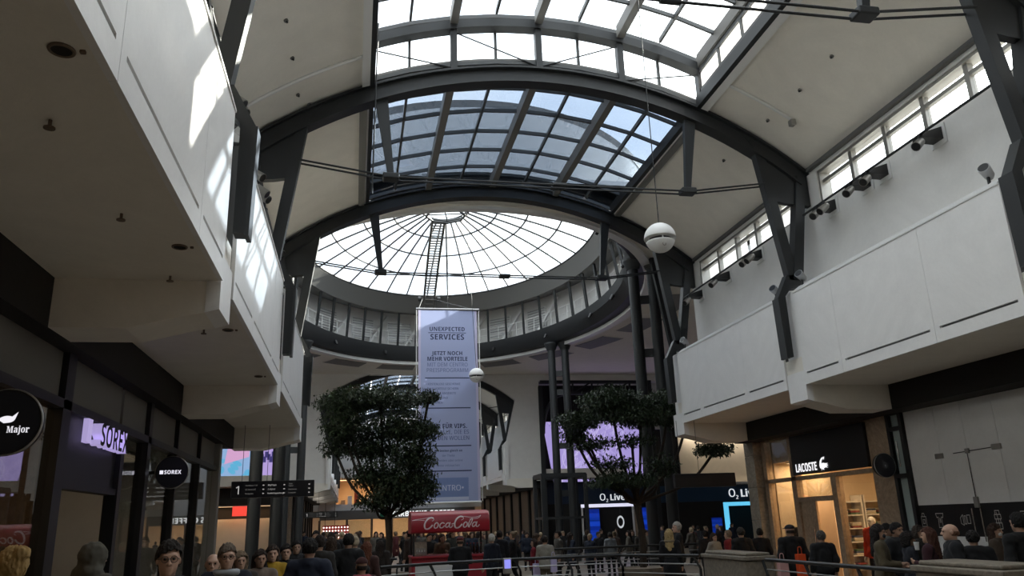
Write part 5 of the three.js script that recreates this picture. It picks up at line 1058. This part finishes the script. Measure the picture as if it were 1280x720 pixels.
// local frame: feet at y = 0, 1.75 m tall, facing +z
const SH = 0.185;
const ARMS = {
  down: (s) => [[s * SH, 1.42, -0.01], [s * 0.25, 1.14, -0.04], [s * 0.255, 0.89, 0.04]],
  hold: (s) => (s > 0 ? [[SH, 1.42, -0.01], [0.25, 1.15, 0.02], [0.1, 1.22, 0.23]] : ARMS.down(s)),
  both: (s) => [[s * SH, 1.42, -0.01], [s * 0.25, 1.14, 0.02], [s * 0.09, 1.13, 0.26]],
  pocket: (s) => [[s * SH, 1.42, -0.01], [s * 0.29, 1.15, -0.06], [s * 0.19, 0.95, 0.09]],
  walk: (s) => [[s * SH, 1.42, -0.01], [s * 0.24, 1.15, s * 0.1 - 0.04], [s * 0.24, 0.92, s * 0.2 + 0.08]],
};
const LEGS = { walk: (s) => [[s * 0.09, 0.92, 0], [s * 0.095, 0.5, -s * 0.14 + 0.06], [s * 0.09, 0.09, -s * 0.3]], stand: (s) => [[s * 0.09, 0.92, 0], [s * 0.105, 0.5, 0.015], [s * 0.115, 0.09, -0.02]] };
function handBones(w, dir, out, grip) {             // palm and five bent fingers, thumb from the palm's side
  const D = V(...dir).normalize(), O = V(...out).normalize(), N = V().crossVectors(D, O).normalize(), W = V(...w), P = (a, b, c) => { const q = W.clone().addScaledVector(D, a).addScaledVector(O, b).addScaledVector(N, c); return [q.x, q.y, q.z]; };
  const l = [cone(P(0, 0, 0), P(0.05, 0, 0), 0.024, 0.026), cone(P(0.03, -0.022, 0), P(0.085, -0.026, 0), 0.017, 0.015), cone(P(0.03, 0.02, 0), P(0.088, 0.022, 0), 0.017, 0.015)];
  [[-0.032, 0.06], [-0.011, 0.072], [0.011, 0.068], [0.031, 0.054]].forEach(([b, L]) => { l.push(cone(P(0.085, b, 0), P(0.085 + L * 0.5, b, grip * 0.012), 0.0095, 0.009)); l.push(cone(P(0.085 + L * 0.5, b, grip * 0.012), P(0.085 + L * (0.95 - grip * 0.3), b, grip * 0.045), 0.009, 0.0075)); });
  l.push(cone(P(0.025, -0.03, 0.006), P(0.062, -0.06, 0.016), 0.012, 0.0105)); l.push(cone(P(0.062, -0.06, 0.016), P(0.09, -0.062, 0.028), 0.0105, 0.0085));
  return l;
}
const headField = (() => {
  const add = blend([egg([0, 1.655, -0.012], [0.077, 0.1, 0.097]), egg([0, 1.588, 0.022], [0.057, 0.066, 0.066]), cone([-0.034, 1.672, 0.072], [0.034, 1.672, 0.072], 0.014, 0.014), cone([0, 1.552, 0.062], [0, 1.548, 0.066], 0.024, 0.02), cone([0, 1.46, -0.03], [0, 1.57, -0.02], 0.058, 0.052)], 0.03);
  const det = [cone([0, 1.66, 0.084], [0, 1.617, 0.108], 0.008, 0.0135), cone([-0.012, 1.612, 0.096], [0.012, 1.612, 0.096], 0.009, 0.009), cone([-0.019, 1.583, 0.083], [0.019, 1.583, 0.083], 0.008, 0.008), cone([-0.015, 1.573, 0.083], [0.015, 1.573, 0.083], 0.008, 0.008), egg([-0.079, 1.638, -0.008], [0.011, 0.03, 0.02]), egg([0.079, 1.638, -0.008], [0.011, 0.03, 0.02])];
  const soc = [egg([-0.031, 1.652, 0.098], [0.019, 0.012, 0.016]), egg([0.031, 1.652, 0.098], [0.019, 0.012, 0.016])];
  return (x, y, z) => { let d = add(x, y, z); for (const f of det) d = smin(d, f(x, y, z), 0.008); for (const f of soc) d = -smin(-d, f(x, y, z), 0.012); return d; };
})();
const cache = new Map(), memo = (k, f) => { if (!cache.has(k)) cache.set(k, f()); return cache.get(k); };
const torso = (g) => [egg([0, 1.28, -0.005], [0.165 + g, 0.2 + g, 0.105 + g]), egg([0, 1.06, 0], [0.14 + g, 0.2 + g, 0.1 + g]), egg([0, 0.93, -0.01], [0.165 + g, 0.13 + g, 0.115 + g]), cone([-SH + 0.02, 1.425, -0.015], [SH - 0.02, 1.425, -0.015], 0.055 + g, 0.055 + g), cone([-0.05, 1.46, -0.02], [0.05, 1.46, -0.02], 0.045 + g, 0.045 + g)];
function bodyGeo(pose) {
  return memo('body' + pose, () => {
    const bones = [...torso(-0.015), cone([0, 1.4, -0.02], [0, 1.53, -0.02], 0.065, 0.052)], parts = [], lg = LEGS[pose === 'walk' ? 'walk' : 'stand'];
    for (const s of [-1, 1]) { const [a, b, c] = ARMS[pose](s), [p, q, r] = lg(s); bones.push(cone(a, b, 0.048, 0.038), cone(b, c, 0.038, 0.026), cone(p, q, 0.08, 0.05), cone(q, r, 0.048, 0.034), cone(r, [r[0], 0.04, r[2] + 0.12], 0.034, 0.03)); }
    parts.push(nets(blend(bones, 0.03), [-0.4, -0.02, -0.5], [0.4, 1.54, 0.5], 0.024));
    parts.push(nets(headField, [-0.1, 1.48, -0.13], [0.1, 1.78, 0.13], 0.0065));
    for (const s of [-1, 1]) { const [, b, c] = ARMS[pose](s), d = [c[0] - b[0], c[1] - b[1], c[2] - b[2]], h = handBones(c, d, Math.abs(d[1]) > 0.15 ? [0, 0.2, -1] : [0, 1, 0.2], pose === 'both' || (pose === 'hold' && s > 0) ? 1 : 0.5), f = blend(h, 0.01); parts.push(nets(f, [c[0] - 0.2, c[1] - 0.2, c[2] - 0.2], [c[0] + 0.2, c[1] + 0.2, c[2] + 0.2], 0.007)); }
    return join(parts.map((g) => g.toNonIndexed()));
  });
}
function coatGeo(pose, long) {
  return memo('coat' + pose + long, () => {
    const arms = [], fine = [...torso(0.028)];
    for (const s of [-1, 1]) { const [a, b, c] = ARMS[pose](s), e = [b[0] + (c[0] - b[0]) * 0.93, b[1] + (c[1] - b[1]) * 0.93, b[2] + (c[2] - b[2]) * 0.93]; arms.push(cone(a, b, 0.078, 0.064), cone(b, e, 0.062, 0.048)); }
    const hem = long ? egg([0, 0.8, -0.005], [0.215, 0.32, 0.17]) : egg([0, 0.96, 0], [0.2, 0.2, 0.15]), low = long ? 0.56 : 0.84;
    const f = blend([...fine, hem, ...arms], 0.05), collar = cone([0, 1.47, -0.035], [0, 1.525, -0.03], 0.085, 0.078);
    const g = (x, y, z) => { let d = smin(f(x, y, z), collar(x, y, z), 0.03); const w = 0.006 * n3(x * 9, y * 7, z * 9) + 0.004 * n3(x * 22, y * 12 + 4, z * 22); d += w; const arm = Math.min(...arms.map((q) => q(x, y, z))); return arm < 0.004 ? d : Math.max(d, low - y); };
    return nets((x, y, z) => Math.max(g(x, y, z), y - 1.53), [-0.42, 0.5, -0.3], [0.42, 1.56, 0.4], 0.019);
  });
}
function trouserGeo(pose) {
  return memo('trousers' + pose, () => { const l = [egg([0, 0.92, -0.01], [0.178, 0.13, 0.13])], lg = LEGS[pose === 'walk' ? 'walk' : 'stand']; for (const s of [-1, 1]) { const [p, q, r] = lg(s); l.push(cone(p, q, 0.096, 0.068), cone(q, r, 0.066, 0.058)); } const f = blend(l, 0.035); return nets((x, y, z) => Math.max(f(x, y, z) + 0.004 * n3(x * 14, y * 10, z * 14), 0.07 - y), [-0.28, 0.04, -0.45], [0.28, 1.08, 0.45], 0.022); });
}
function shoeGeo(pose, s) {
  return memo('shoe' + pose + s, () => { const r = LEGS[pose === 'walk' ? 'walk' : 'stand'](s)[2], f = blend([cone([r[0], 0.05, r[2] - 0.03], [r[0] + s * 0.01, 0.035, r[2] + 0.17], 0.048, 0.04), cone(r, [r[0], 0.06, r[2]], 0.05, 0.05)], 0.03); return nets((x, y, z) => Math.max(f(x, y, z), -y), [r[0] - 0.1, -0.02, r[2] - 0.14], [r[0] + 0.12, 0.18, r[2] + 0.26], 0.014); });
}
function hairGeo(kind) {
  return memo('hair' + kind, () => {
    const cap = egg([0, 1.672, -0.016], [0.093, 0.12, 0.112]), n = (x, y, z) => 0.009 * n3(x * 38, y * 14, z * 38) + 0.004 * n3(x * 90, y * 30, z * 90);
    const face = (x, y, z) => Math.min(0.062 - z + Math.max(0, 1.7 - y) * -0.0, y < 1.705 ? 0.02 - z : 1);          // opens the front below the hairline
    const front = (x, y, z) => { const line = 1.712 - 4.5 * x * x + 0.25 * x + 0.012 * n3(x * 45, 1, 2); return z > 0.005 && y < line ? Math.min(z - 0.005, line - y) : -1; };
    if (kind === 'short') return nets((x, y, z) => Math.max(cap(x, y, z) + n(x, y, z), front(x, y, z), 1.585 - y), [-0.12, 1.54, -0.15], [0.12, 1.8, 0.13], 0.0075);
    if (kind === 'bald') return nets((x, y, z) => Math.max(egg([0, 1.64, -0.02], [0.083, 0.1, 0.1])(x, y, z) + n(x, y, z) * 0.4, z + 0.0, y - 1.655, 1.59 - y), [-0.12, 1.54, -0.15], [0.12, 1.8, 0.13], 0.0075);
    if (kind === 'long') { const f = blend([cap, cone([-0.05, 1.66, -0.05], [-0.075, 1.36, -0.075], 0.06, 0.05), cone([0.05, 1.66, -0.05], [0.075, 1.36, -0.075], 0.06, 0.05), cone([0, 1.66, -0.07], [0, 1.3, -0.125], 0.07, 0.05)], 0.04); return nets((x, y, z) => Math.max(f(x, y, z) + n(x, y, z) * 1.4, front(x, y, z)), [-0.17, 1.22, -0.22], [0.17, 1.8, 0.13], 0.0095); }
    if (kind === 'bun') { const f = blend([cap, egg([0, 1.74, -0.1], [0.055, 0.05, 0.05])], 0.015); return nets((x, y, z) => Math.max(f(x, y, z) + n(x, y, z), front(x, y, z), 1.58 - y), [-0.12, 1.54, -0.19], [0.12, 1.83, 0.13], 0.0075); }
    if (kind === 'curly') { const f = blend([egg([0, 1.66, -0.025], [0.115, 0.125, 0.125]), egg([0, 1.56, -0.06], [0.115, 0.1, 0.08])], 0.05); return nets((x, y, z) => Math.max(f(x, y, z) + 0.014 * n3(x * 34, y * 34, z * 34), front(x, y, z)), [-0.16, 1.42, -0.19], [0.16, 1.82, 0.13], 0.0095); }
    if (kind === 'hood') { const f = blend([egg([0, 1.655, -0.025], [0.115, 0.135, 0.13]), cone([-0.06, 1.5, -0.06], [0.06, 1.5, -0.06], 0.1, 0.1)], 0.05); return nets((x, y, z) => Math.max(f(x, y, z) + 0.006 * n3(x * 14, y * 14, z * 14), z > 0.03 && Math.abs(x) < 0.08 ? 0.075 - Math.hypot(x, (y - 1.63) * 0.75) : -1), [-0.2, 1.36, -0.22], [0.2, 1.83, 0.16], 0.0105); }
    // cap
    const f = blend([egg([0, 1.69, -0.015], [0.092, 0.09, 0.112])], 0.01), brim = egg([0, 1.694, 0.115], [0.075, 0.01, 0.07]);
    return nets((x, y, z) => Math.min(Math.max(f(x, y, z), 1.688 - y), brim(x, y, z)), [-0.12, 1.66, -0.15], [0.12, 1.8, 0.2], 0.008);
  });
}
const eyeG = new THREE.SphereGeometry(0.0105, 10, 8), hemG = new THREE.SphereGeometry(1, 8, 6);
const fab = (c, o = {}) => { const m = new THREE.MeshPhysicalMaterial({ color: new THREE.Color(c), roughness: 0.92, bumpMap: fineTex, bumpScale: 0.002, sheen: 0.2, sheenColor: new THREE.Color(0.2, 0.2, 0.2), ...o }); return m; };
const fabs = new Map(), fabric = (c) => { if (!fabs.has(c)) fabs.set(c, fab(c)); return fabs.get(c); };
const SKIN = [std(0.42, 0.255, 0.18, { roughness: 0.55 }), std(0.48, 0.3, 0.22, { roughness: 0.55 }), std(0.3, 0.17, 0.11, { roughness: 0.55 })];
const eyeM = std(0.03, 0.022, 0.018, { roughness: 0.2 });
const fog = std(0.02, 0.02, 0.022);
// px, py: top of the head in the photograph; z: depth plane it stands on; turn: 0 faces the camera's side, PI shows the back
const stood = [];
function person(px, py, z, turn, pose, long, hair, hairCol, coat, legs, label, o = {}) {
  if (o.small) for (let t = 0; t < 12; t++) { const q = at(px, py, z); if (stood.some(([a, b]) => Math.hypot(a - q.x, b - z) < 0.75) || (Math.abs(z + 25.3) < 0.6 && q.x > 5.2 && q.x < 11.4)) z -= 0.55; }
  const p = at(px, py, z); stood.push([p.x, z]); const h = THREE.MathUtils.clamp(p.y - FLOOR, 1.5, 1.93), k = h / 1.77;
  const g = thing('person', label, 'person', [p.x, FLOOR, z], turn, o.group);
  g.scale.set(k * (o.wide ?? 1), k, k * (o.wide ?? 1));
  const skin = SKIN[o.skin ?? 0];
  mesh('body', bodyGeo(pose), skin, g);
  mesh(long ? 'long_coat' : 'jacket', coatGeo(pose, long), fabric(coat), g);
  mesh('trousers', trouserGeo(pose), fabric(legs), g);
  for (const s of [-1, 1]) mesh('shoe', shoeGeo(pose, s), M.black, g);
  if (hair) mesh(hair === 'cap' ? 'cap' : hair === 'hood' ? 'hood' : 'hair', hairGeo(hair), fabric(hairCol), g);
  if (hair === 'cap') mesh('hair', hairGeo('bald'), fabric('#2a211b'), g);
  if (!o.small) for (const s of [-1, 1]) { const e = mesh('eye', eyeG, eyeM, g); e.position.set(s * 0.031, 1.652, 0.084); }
  if (o.glasses) { const gl = []; for (const s of [-1, 1]) gl.push(new THREE.TorusGeometry(0.024, 0.0022, 6, 18).translate(s * 0.032, 1.65, 0.106), rod(V(s * 0.056, 1.655, 0.1), V(s * 0.083, 1.65, 0), 0.003, 5)); gl.push(rod(V(-0.009, 1.652, 0.108), V(0.009, 1.652, 0.108), 0.003, 5)); mesh('glasses', gl, M.black, g); }
  if (o.scarf) mesh('collar', new THREE.TorusGeometry(0.1, 0.05, 10, 24).rotateX(PI / 2).scale(1, 0.8, 1).translate(0, 1.49, -0.02), fabric(o.scarf), g);
  if (o.mask) mesh('face_mask', new THREE.SphereGeometry(0.06, 14, 10).scale(0.95, 0.75, 0.7).translate(0, 1.59, 0.058), fabric(o.mask), g);
  if (o.stripe) for (const y of [1.2, 1.24]) for (const s of [-1, 1]) { const [a, b] = ARMS[pose](s), t = (a[1] - y) / (a[1] - b[1]), c = V(a[0] + (b[0] - a[0]) * t, y, a[2] + (b[2] - a[2]) * t), d = V(b[0] - a[0], b[1] - a[1], b[2] - a[2]).normalize(); mesh('sleeve_stripe', rod(c, c.clone().addScaledVector(d, 0.022), 0.08, 18, 0.079), M.whitePaint, g); }
  return { g, k, p };
}
const BK = '#0f0f12', NAVY = '#161b28', CHAR = '#1e1e20', JEANS = '#20283a', DARK = '#141416';
// left foreground
person(213, 676, -7.3, 0.25, 'down', false, 'short', '#1c1410', '#17161a', DARK, 'dark haired person with glasses in a black coat coming towards us past the shoe shop', { glasses: true, skin: 1 });
person(122, 669, -8.9, 2.5, 'pocket', false, 'hood', '#4b4840', '#4b4840', DARK, 'person in a grey hooded jacket seen from behind at the shoe shop door', {});
person(18, 672, -6.9, -2.2, 'down', true, 'bun', '#a08454', '#1a1a1c', DARK, 'blonde person with a bun by the window of the bird sign shop', {});
person(267, 691, -10.2, 0.1, 'down', false, 'bald', '#3a2c22', '#1b1a1c', DARK, 'bald headed person in dark clothes facing us left of the man in the white collar', { skin: 1 });
person(285, 681, -9.6, 0.2, 'down', false, 'short', '#5d5248', NAVY, DARK, 'older person with glasses and pale collar in a navy coat', { glasses: true, skin: 1, scarf: '#8a8e92' });
person(301, 690, -12.0, 0.3, 'walk', false, 'curly', '#6a5a48', '#3b352e', DARK, 'person in a brown jacket with curly hair behind the older person with glasses', {});
person(326, 688, -12.5, 0.3, 'walk', false, 'long', '#2a1e18', '#6d5f55', BK, 'woman in a mottled brown jacket beside the yellow coat', {});
person(341, 682, -13.4, 0.15, 'walk', true, 'long', '#2c1f18', '#9a7a1c', BK, 'woman in a bright yellow open coat walking towards us', { skin: 1 });
person(358, 681, -14.5, 0.1, 'down', true, 'short', '#1e1612', BK, BK, 'person in black next to the yellow coat', { skin: 1 });
person(371, 676, -16.5, 0.2, 'down', true, 'short', '#181210', CHAR, BK, 'person in a charcoal coat beyond the yellow coat', {});
person(388, 674, -12.2, PI - 0.1, 'pocket', true, 'short', '#181412', '#1a2030', DARK, 'broad person in a dark navy coat seen from behind', { wide: 1.12 });
person(400, 670, -15.5, PI, 'down', true, 'short', '#241a14', '#26221f', DARK, 'person in a brown black coat seen from behind beside the navy coat', {});
person(414, 672, -18, PI + 0.2, 'walk', false, 'long', '#3c2c20', '#4c4a44', DARK, 'person with a pale bag strap seen from behind further into the hall', {});
person(436, 668, -16.2, PI, 'pocket', true, 'short', '#14100e', BK, DARK, 'person in a long black coat seen from behind near the low stone block', { wide: 1.08 });
person(444, 671, -19.5, PI, 'down', false, 'bun', '#b9ab95', '#5a5650', DARK, 'grey haired person beyond the long black coat', {});
person(459, 678, -16.6, PI - 0.4, 'down', false, 'long', '#5c3320', '#3a211d', DARK, 'red haired person seen from behind by the tree trunk', {});
person(452, 697, -11.6, PI + 0.3, 'down', false, 'cap', '#3a1816', '#4a2226', DARK, 'person in a dark red cap close to the low stone block', { scarf: '#a04a56' });
// middle
person(476, 676, -21.5, PI - 0.3, 'down', true, 'long', '#2b211b', '#2a2320', DARK, 'woman in a dark brown coat beside the tree trunk', {});
person(575, 671, -20.9, PI, 'both', false, 'cap', '#4d1519', BK, DARK, 'person in black with a red cap standing at the kiosk counter', { wide: 1.1 });
person(614, 668, -22.2, PI + 0.5, 'down', false, 'short', '#b5b0a8', NAVY, DARK, 'white haired person in a navy jacket right of the kiosk', {});
person(624, 664, -24.6, PI, 'down', true, 'short', '#1c1512', '#191a1f', DARK, 'tall person in a dark coat behind the white haired person', {});
person(553, 668, -25.7, 0.2, 'hold', false, 'long', '#2f2119', '#5b4a3c', DARK, 'kiosk seller in a brown top behind the counter', {});
person(537, 667, -26.1, 0.1, 'both', false, 'short', '#1c1410', '#22201f', DARK, 'kiosk seller in dark clothes beside the brown top', {});
person(566, 663, -28.2, 0.4, 'down', true, 'long', '#3a2a1e', '#33342f', DARK, 'person in an olive coat beyond the kiosk', {});
person(667, 676, -23.0, PI + 1.2, 'both', false, 'long', '#2b1c16', '#6d1420', DARK, 'person in a red jacket beside the off white sweater', {});
person(681, 670, -21.9, PI - 0.6, 'hold', false, 'short', '#241b16', '#8f8a80', '#4a4033', 'person in an off white sweater leaning at the handrail', { wide: 1.05 });
person(762, 668, -29, PI, 'down', false, 'short', '#181412', '#6d7278', DARK, 'person in a pale grey top before the phone shop portal', {});
person(748, 670, -31, 0.3, 'down', true, 'short', '#201814', '#24262c', DARK, 'person in dark clothes by the blue video column', {});
person(800, 668, -30, PI, 'down', true, 'long', '#241a14', '#2c2724', DARK, 'person in a brown coat near the tan pier of the phone shop', {});
person(808, 666, -31, 0.5, 'down', true, 'short', '#231a16', '#77736c', DARK, 'person in a light coat near the tan pier of the phone shop', {});
// couple and the group by the stone block
person(845, 653, -19.8, -1.8, 'hold', false, 'short', '#a7a29a', BK, DARK, 'grey haired man in a black jacket embracing a blonde woman', { skin: 1 });
person(836, 662, -19.1, 2.6, 'down', true, 'long', '#a08a60', '#141316', DARK, 'blonde woman in a black coat with fur collar seen from behind', { scarf: '#7f6f56' });
person(881, 664, -22.9, PI, 'down', true, 'short', '#1a1412', '#231f1e', DARK, 'person in a dark coat left of the pale jacket', {});
person(892, 667, -21.5, 0.4, 'walk', false, 'long', '#3a2a20', '#8a857c', DARK, 'person in a pale jacket near the cyan doorway', {});
person(909, 663, -20.3, PI + 0.8, 'down', false, 'short', '#7a6a58', '#6b1118', DARK, 'person in a red jacket next to the stone block', {});
person(925, 660, -19.2, PI, 'down', true, 'short', '#2a241f', BK, DARK, 'person in black behind the long stone block', { wide: 1.1 });
person(949, 661, -20.2, PI - 0.3, 'down', true, 'short', '#1c1815', '#121113', DARK, 'person in a black coat by the stone column', {});
person(986, 656, -16.6, PI, 'down', true, 'cap', '#15151a', '#101012', BK, 'broad person in black cap and coat before the corner shop window', { wide: 1.2 });
person(1025, 664, -15.6, PI - 0.2, 'down', false, 'short', '#4d4843', '#131316', BK, 'grey haired person in black before the polo shop door', { wide: 1.08 });
person(1097, 656, -12.4, 0.9, 'both', false, 'long', '#1a1412', '#4b4230', DARK, 'person in a khaki jacket with black hair before the mannequin window', { mask: '#3a4450' });
person(1108, 655, -14.9, 0.6, 'down', false, 'short', '#171210', '#5f625f', DARK, 'person in a pale shirt half hidden behind the dark haired man', { skin: 2 });
person(1120, 654, -13.3, 0.2, 'down', false, 'short', '#15100e', '#17181c', DARK, 'dark haired man in a black jumper with the group by the hoarding', { skin: 2, wide: 1.1 });
person(1134, 665, -12.5, 1.2, 'both', false, 'curly', '#1a1310', '#1b1d26', DARK, 'woman with dark curly hair drinking from a cup', { skin: 2 });
person(1158, 660, -11.7, -2.5, 'hold', false, 'long', '#43251a', '#33131c', DARK, 'woman with long auburn hair and maroon jacket with white sleeve stripes', { stripe: true });
person(1148, 657, -13.9, 0.3, 'down', false, 'curly', '#3a312b', '#2b2926', DARK, 'person with grey brown hair behind the auburn woman', {});
person(1185, 654, -10.9, -2.05, 'down', false, 'bald', '#6b4b3a', '#14151a', DARK, 'bald man in a dark zipped jacket facing left', { skin: 1, wide: 1.12 });
person(1214, 664, -11.7, PI - 0.5, 'down', false, 'short', '#15110f', '#131316', DARK, 'person in black bending away beside the bald man', { wide: 1.15 });
person(1243, 655, -12.5, 0.5, 'down', false, 'long', '#3b2a20', '#55493f', DARK, 'woman in a taupe top with pale face mask', { mask: '#c9c9c9' });
person(1270, 642, -10.4, PI, 'down', true, 'short', '#120f0e', '#0f0f11', DARK, 'tall person in black at the edge of the hoarding', { wide: 1.1 });
// distant shoppers under the dome and in the far arm
const far = [[420, 0], [428, 1], [446, 2], [470, 3], [495, 4], [505, 0], [517, 1], [523, 2], [528, 3], [545, 4], [560, 0], [583, 1], [590, 2], [598, 3], [604, 4], [634, 0], [645, 1], [654, 2], [697, 3], [712, 4], [728, 0], [738, 1], [772, 2], [785, 3], [865, 4], [873, 0], [897, 1], [916, 2], [405, 3], [412, 1], [380, 2]];
const fc = ['#1c1c20', '#3a2a24', '#20283a', '#5a554e', '#4a1a1e'], fh = ['short', 'long', 'short', 'bun', 'curly'], fhc = ['#1c1512', '#3a2a1e', '#6a5a48', '#9a8a70', '#241a16'];
const fw = ['black', 'brown', 'light brown', 'blond', 'dark'], hw = { short: 'short hair', long: 'long hair', bun: 'hair in a bun', curly: 'curly hair' };
const fl = ['dark coat', 'brown coat', 'navy coat', 'grey coat', 'wine red coat'];
far.forEach(([px, c], i) => {
  const z = -30 - (i * 37 % 34), y = 1.52 + 0.03 * (i % 7), base = at(px, 665, z), v = base.clone(); v.y = y;
  const p = person(px, 665, z, i * 2.1, i % 3 ? 'walk' : 'down', i % 2 === 0, fh[(c + i) % 5], fhc[(c * 2 + i) % 5], fc[c], DARK, `distant shopper in ${i % 2 === 0 ? 'long' : 'short'} ${fl[c]} with ${fw[(c * 2 + i) % 5]} ${fh[(c + i) % 5] === 'short' ? 'short hair' : fh[(c + i) % 5] === 'long' ? 'long hair' : fh[(c + i) % 5] === 'bun' ? 'hair in a bun' : 'curly hair'}`, { small: true, group: 'distant shoppers in a ' + fl[c] });
});
// a denser crowd in dark winter clothes under the dome
for (let i = 0; i < 44; i++) {
  const px = 395 + (i * 11.9 + 5 * Math.sin(i * 2.3)), z = -23.5 - ((i * 53) % 21), c = [0, 2, 0, 1, 3, 0, 2][i % 7];
  if (px > 470 && px < 500 && z > -28) continue;
  const q = at(px, 668, z); if (q.z > -25.3 && q.x > 1.3 && q.x < 4.2) continue;
  if (Math.hypot(q.x - 9.9, q.z + 26.6) < 1.3 || Math.hypot(q.x - 10.6, q.z + 40.4) < 1.6 || Math.hypot(q.x - 8.7, q.z + 24) < 1.1) continue;
  const C = ['black', 'brown', 'navy', 'grey'][c];
  person(px, 664 + (i % 5), z, (i * 1.7) % 6.28, i % 3 ? 'down' : 'walk', i % 2 === 1, fh[(i * 3) % 5], fhc[(i * 2) % 5], ['#131315', '#33251f', '#1a2232', '#4c4843'][c], DARK, `shopper in ${C} ${i % 2 === 1 ? 'long coat' : 'jacket'} with ${fw[(i * 2) % 5]} ${hw[fh[(i * 3) % 5]]}, ${i % 3 ? 'standing' : 'walking'} under the dome`, { small: true, group: `crowd under the dome in ${C}` });
}
// ---- carried things
{
  const cup = (x, y, z, label) => { const o = thing('paper_cup', label, 'cup', [x, y, z]); mesh('cup', new THREE.CylinderGeometry(0.042, 0.032, 0.11, 18), M.whitePaint, o); mesh('lid', cyl(0, 0.055, 0.07, 0, 0.044, 18), M.whitePaint, o); };
  const a = at(1146, 683, -12.2); cup(a.x, a.y, a.z, 'white paper cup held by the woman with dark curly hair');
  const bag = (px, py, z, w, h, col, label) => {
    const p = at(px, py, z), o = thing('shopping_bag', label, 'bag', [p.x, p.y, p.z]);
    const m = std(...col, { roughness: 0.6 });
    mesh('body', prism([[-w / 2, -h / 2], [w / 2, -h / 2], [w / 2 * 0.96, h / 2], [-w / 2 * 0.96, h / 2]], -0.07, 0.07), m, o);
    mesh('handle', pipe([V(-w * 0.25, h / 2, 0), V(-w * 0.15, h / 2 + 0.14, 0), V(w * 0.15, h / 2 + 0.14, 0), V(w * 0.25, h / 2, 0)], 0.008, 12, 5), m, o);
  };
  bag(1002, 708, -16.3, 0.18, 0.5, [0.75, 0.09, 0.02], 'bright orange red bag at the side of the broad person in black');
  bag(979, 712, -16.4, 0.2, 0.36, [0.6, 0.35, 0.33], 'pale pink bag at the hand of the broad person in black');
  bag(672, 714, -22.4, 0.24, 0.4, [0.5, 0.45, 0.7], 'pale lilac bag hanging beside the red jacket');
  bag(692, 706, -21.7, 0.16, 0.36, [0.5, 0.45, 0.7], 'pale lilac bag hanging beside the off white sweater');
  const d = at(634, 706, -19.4), o = thing('info_display', 'small blue lit display box behind the handrail', 'display', [d.x, d.y, d.z]); mesh('case', rbx(-0.1, 0.1, -0.2, 0.15, -0.05, 0.05, 0.02), M.lampGrey, o); mesh('screen', new THREE.PlaneGeometry(0.15, 0.2).translate(0, 0.02, 0.053), glow(0.25, 0.25, 0.8, 0.9), o);
  const st = thing('display_stand', 'thin pole carrying the small blue display box', 'stand', [d.x, 0, d.z]); mesh('pole', cyl(0, FLOOR, d.y - 0.2, 0, 0.03, 10), M.steel, st); mesh('base', cyl(0, FLOOR, FLOOR + 0.03, 0, 0.2, 20), M.steel, st);
}
// mannequins in the polo shop windows
{
  const man = (px, py, z, top, label) => { const p = at(px, py, z), o = thing('mannequin', label, 'mannequin', [p.x, FLOOR, z], -PI / 2 + 0.3); const k = (p.y - FLOOR) / 1.77; o.scale.set(k, k, k); mesh('figure', bodyGeo('down'), M.whitePaint, o); mesh('shirt', coatGeo('down', false), fabric(top), o); mesh('trousers', trouserGeo('down'), fabric('#1a1c24'), o); };
  man(1088, 645, -17.75, '#c23a20', 'white headed mannequin in an orange red top in the right hand window');
  man(1000, 646, -20.85, '#15151a', 'white headed mannequin in black in the corner window');
}
renderer.render(scene, camera);
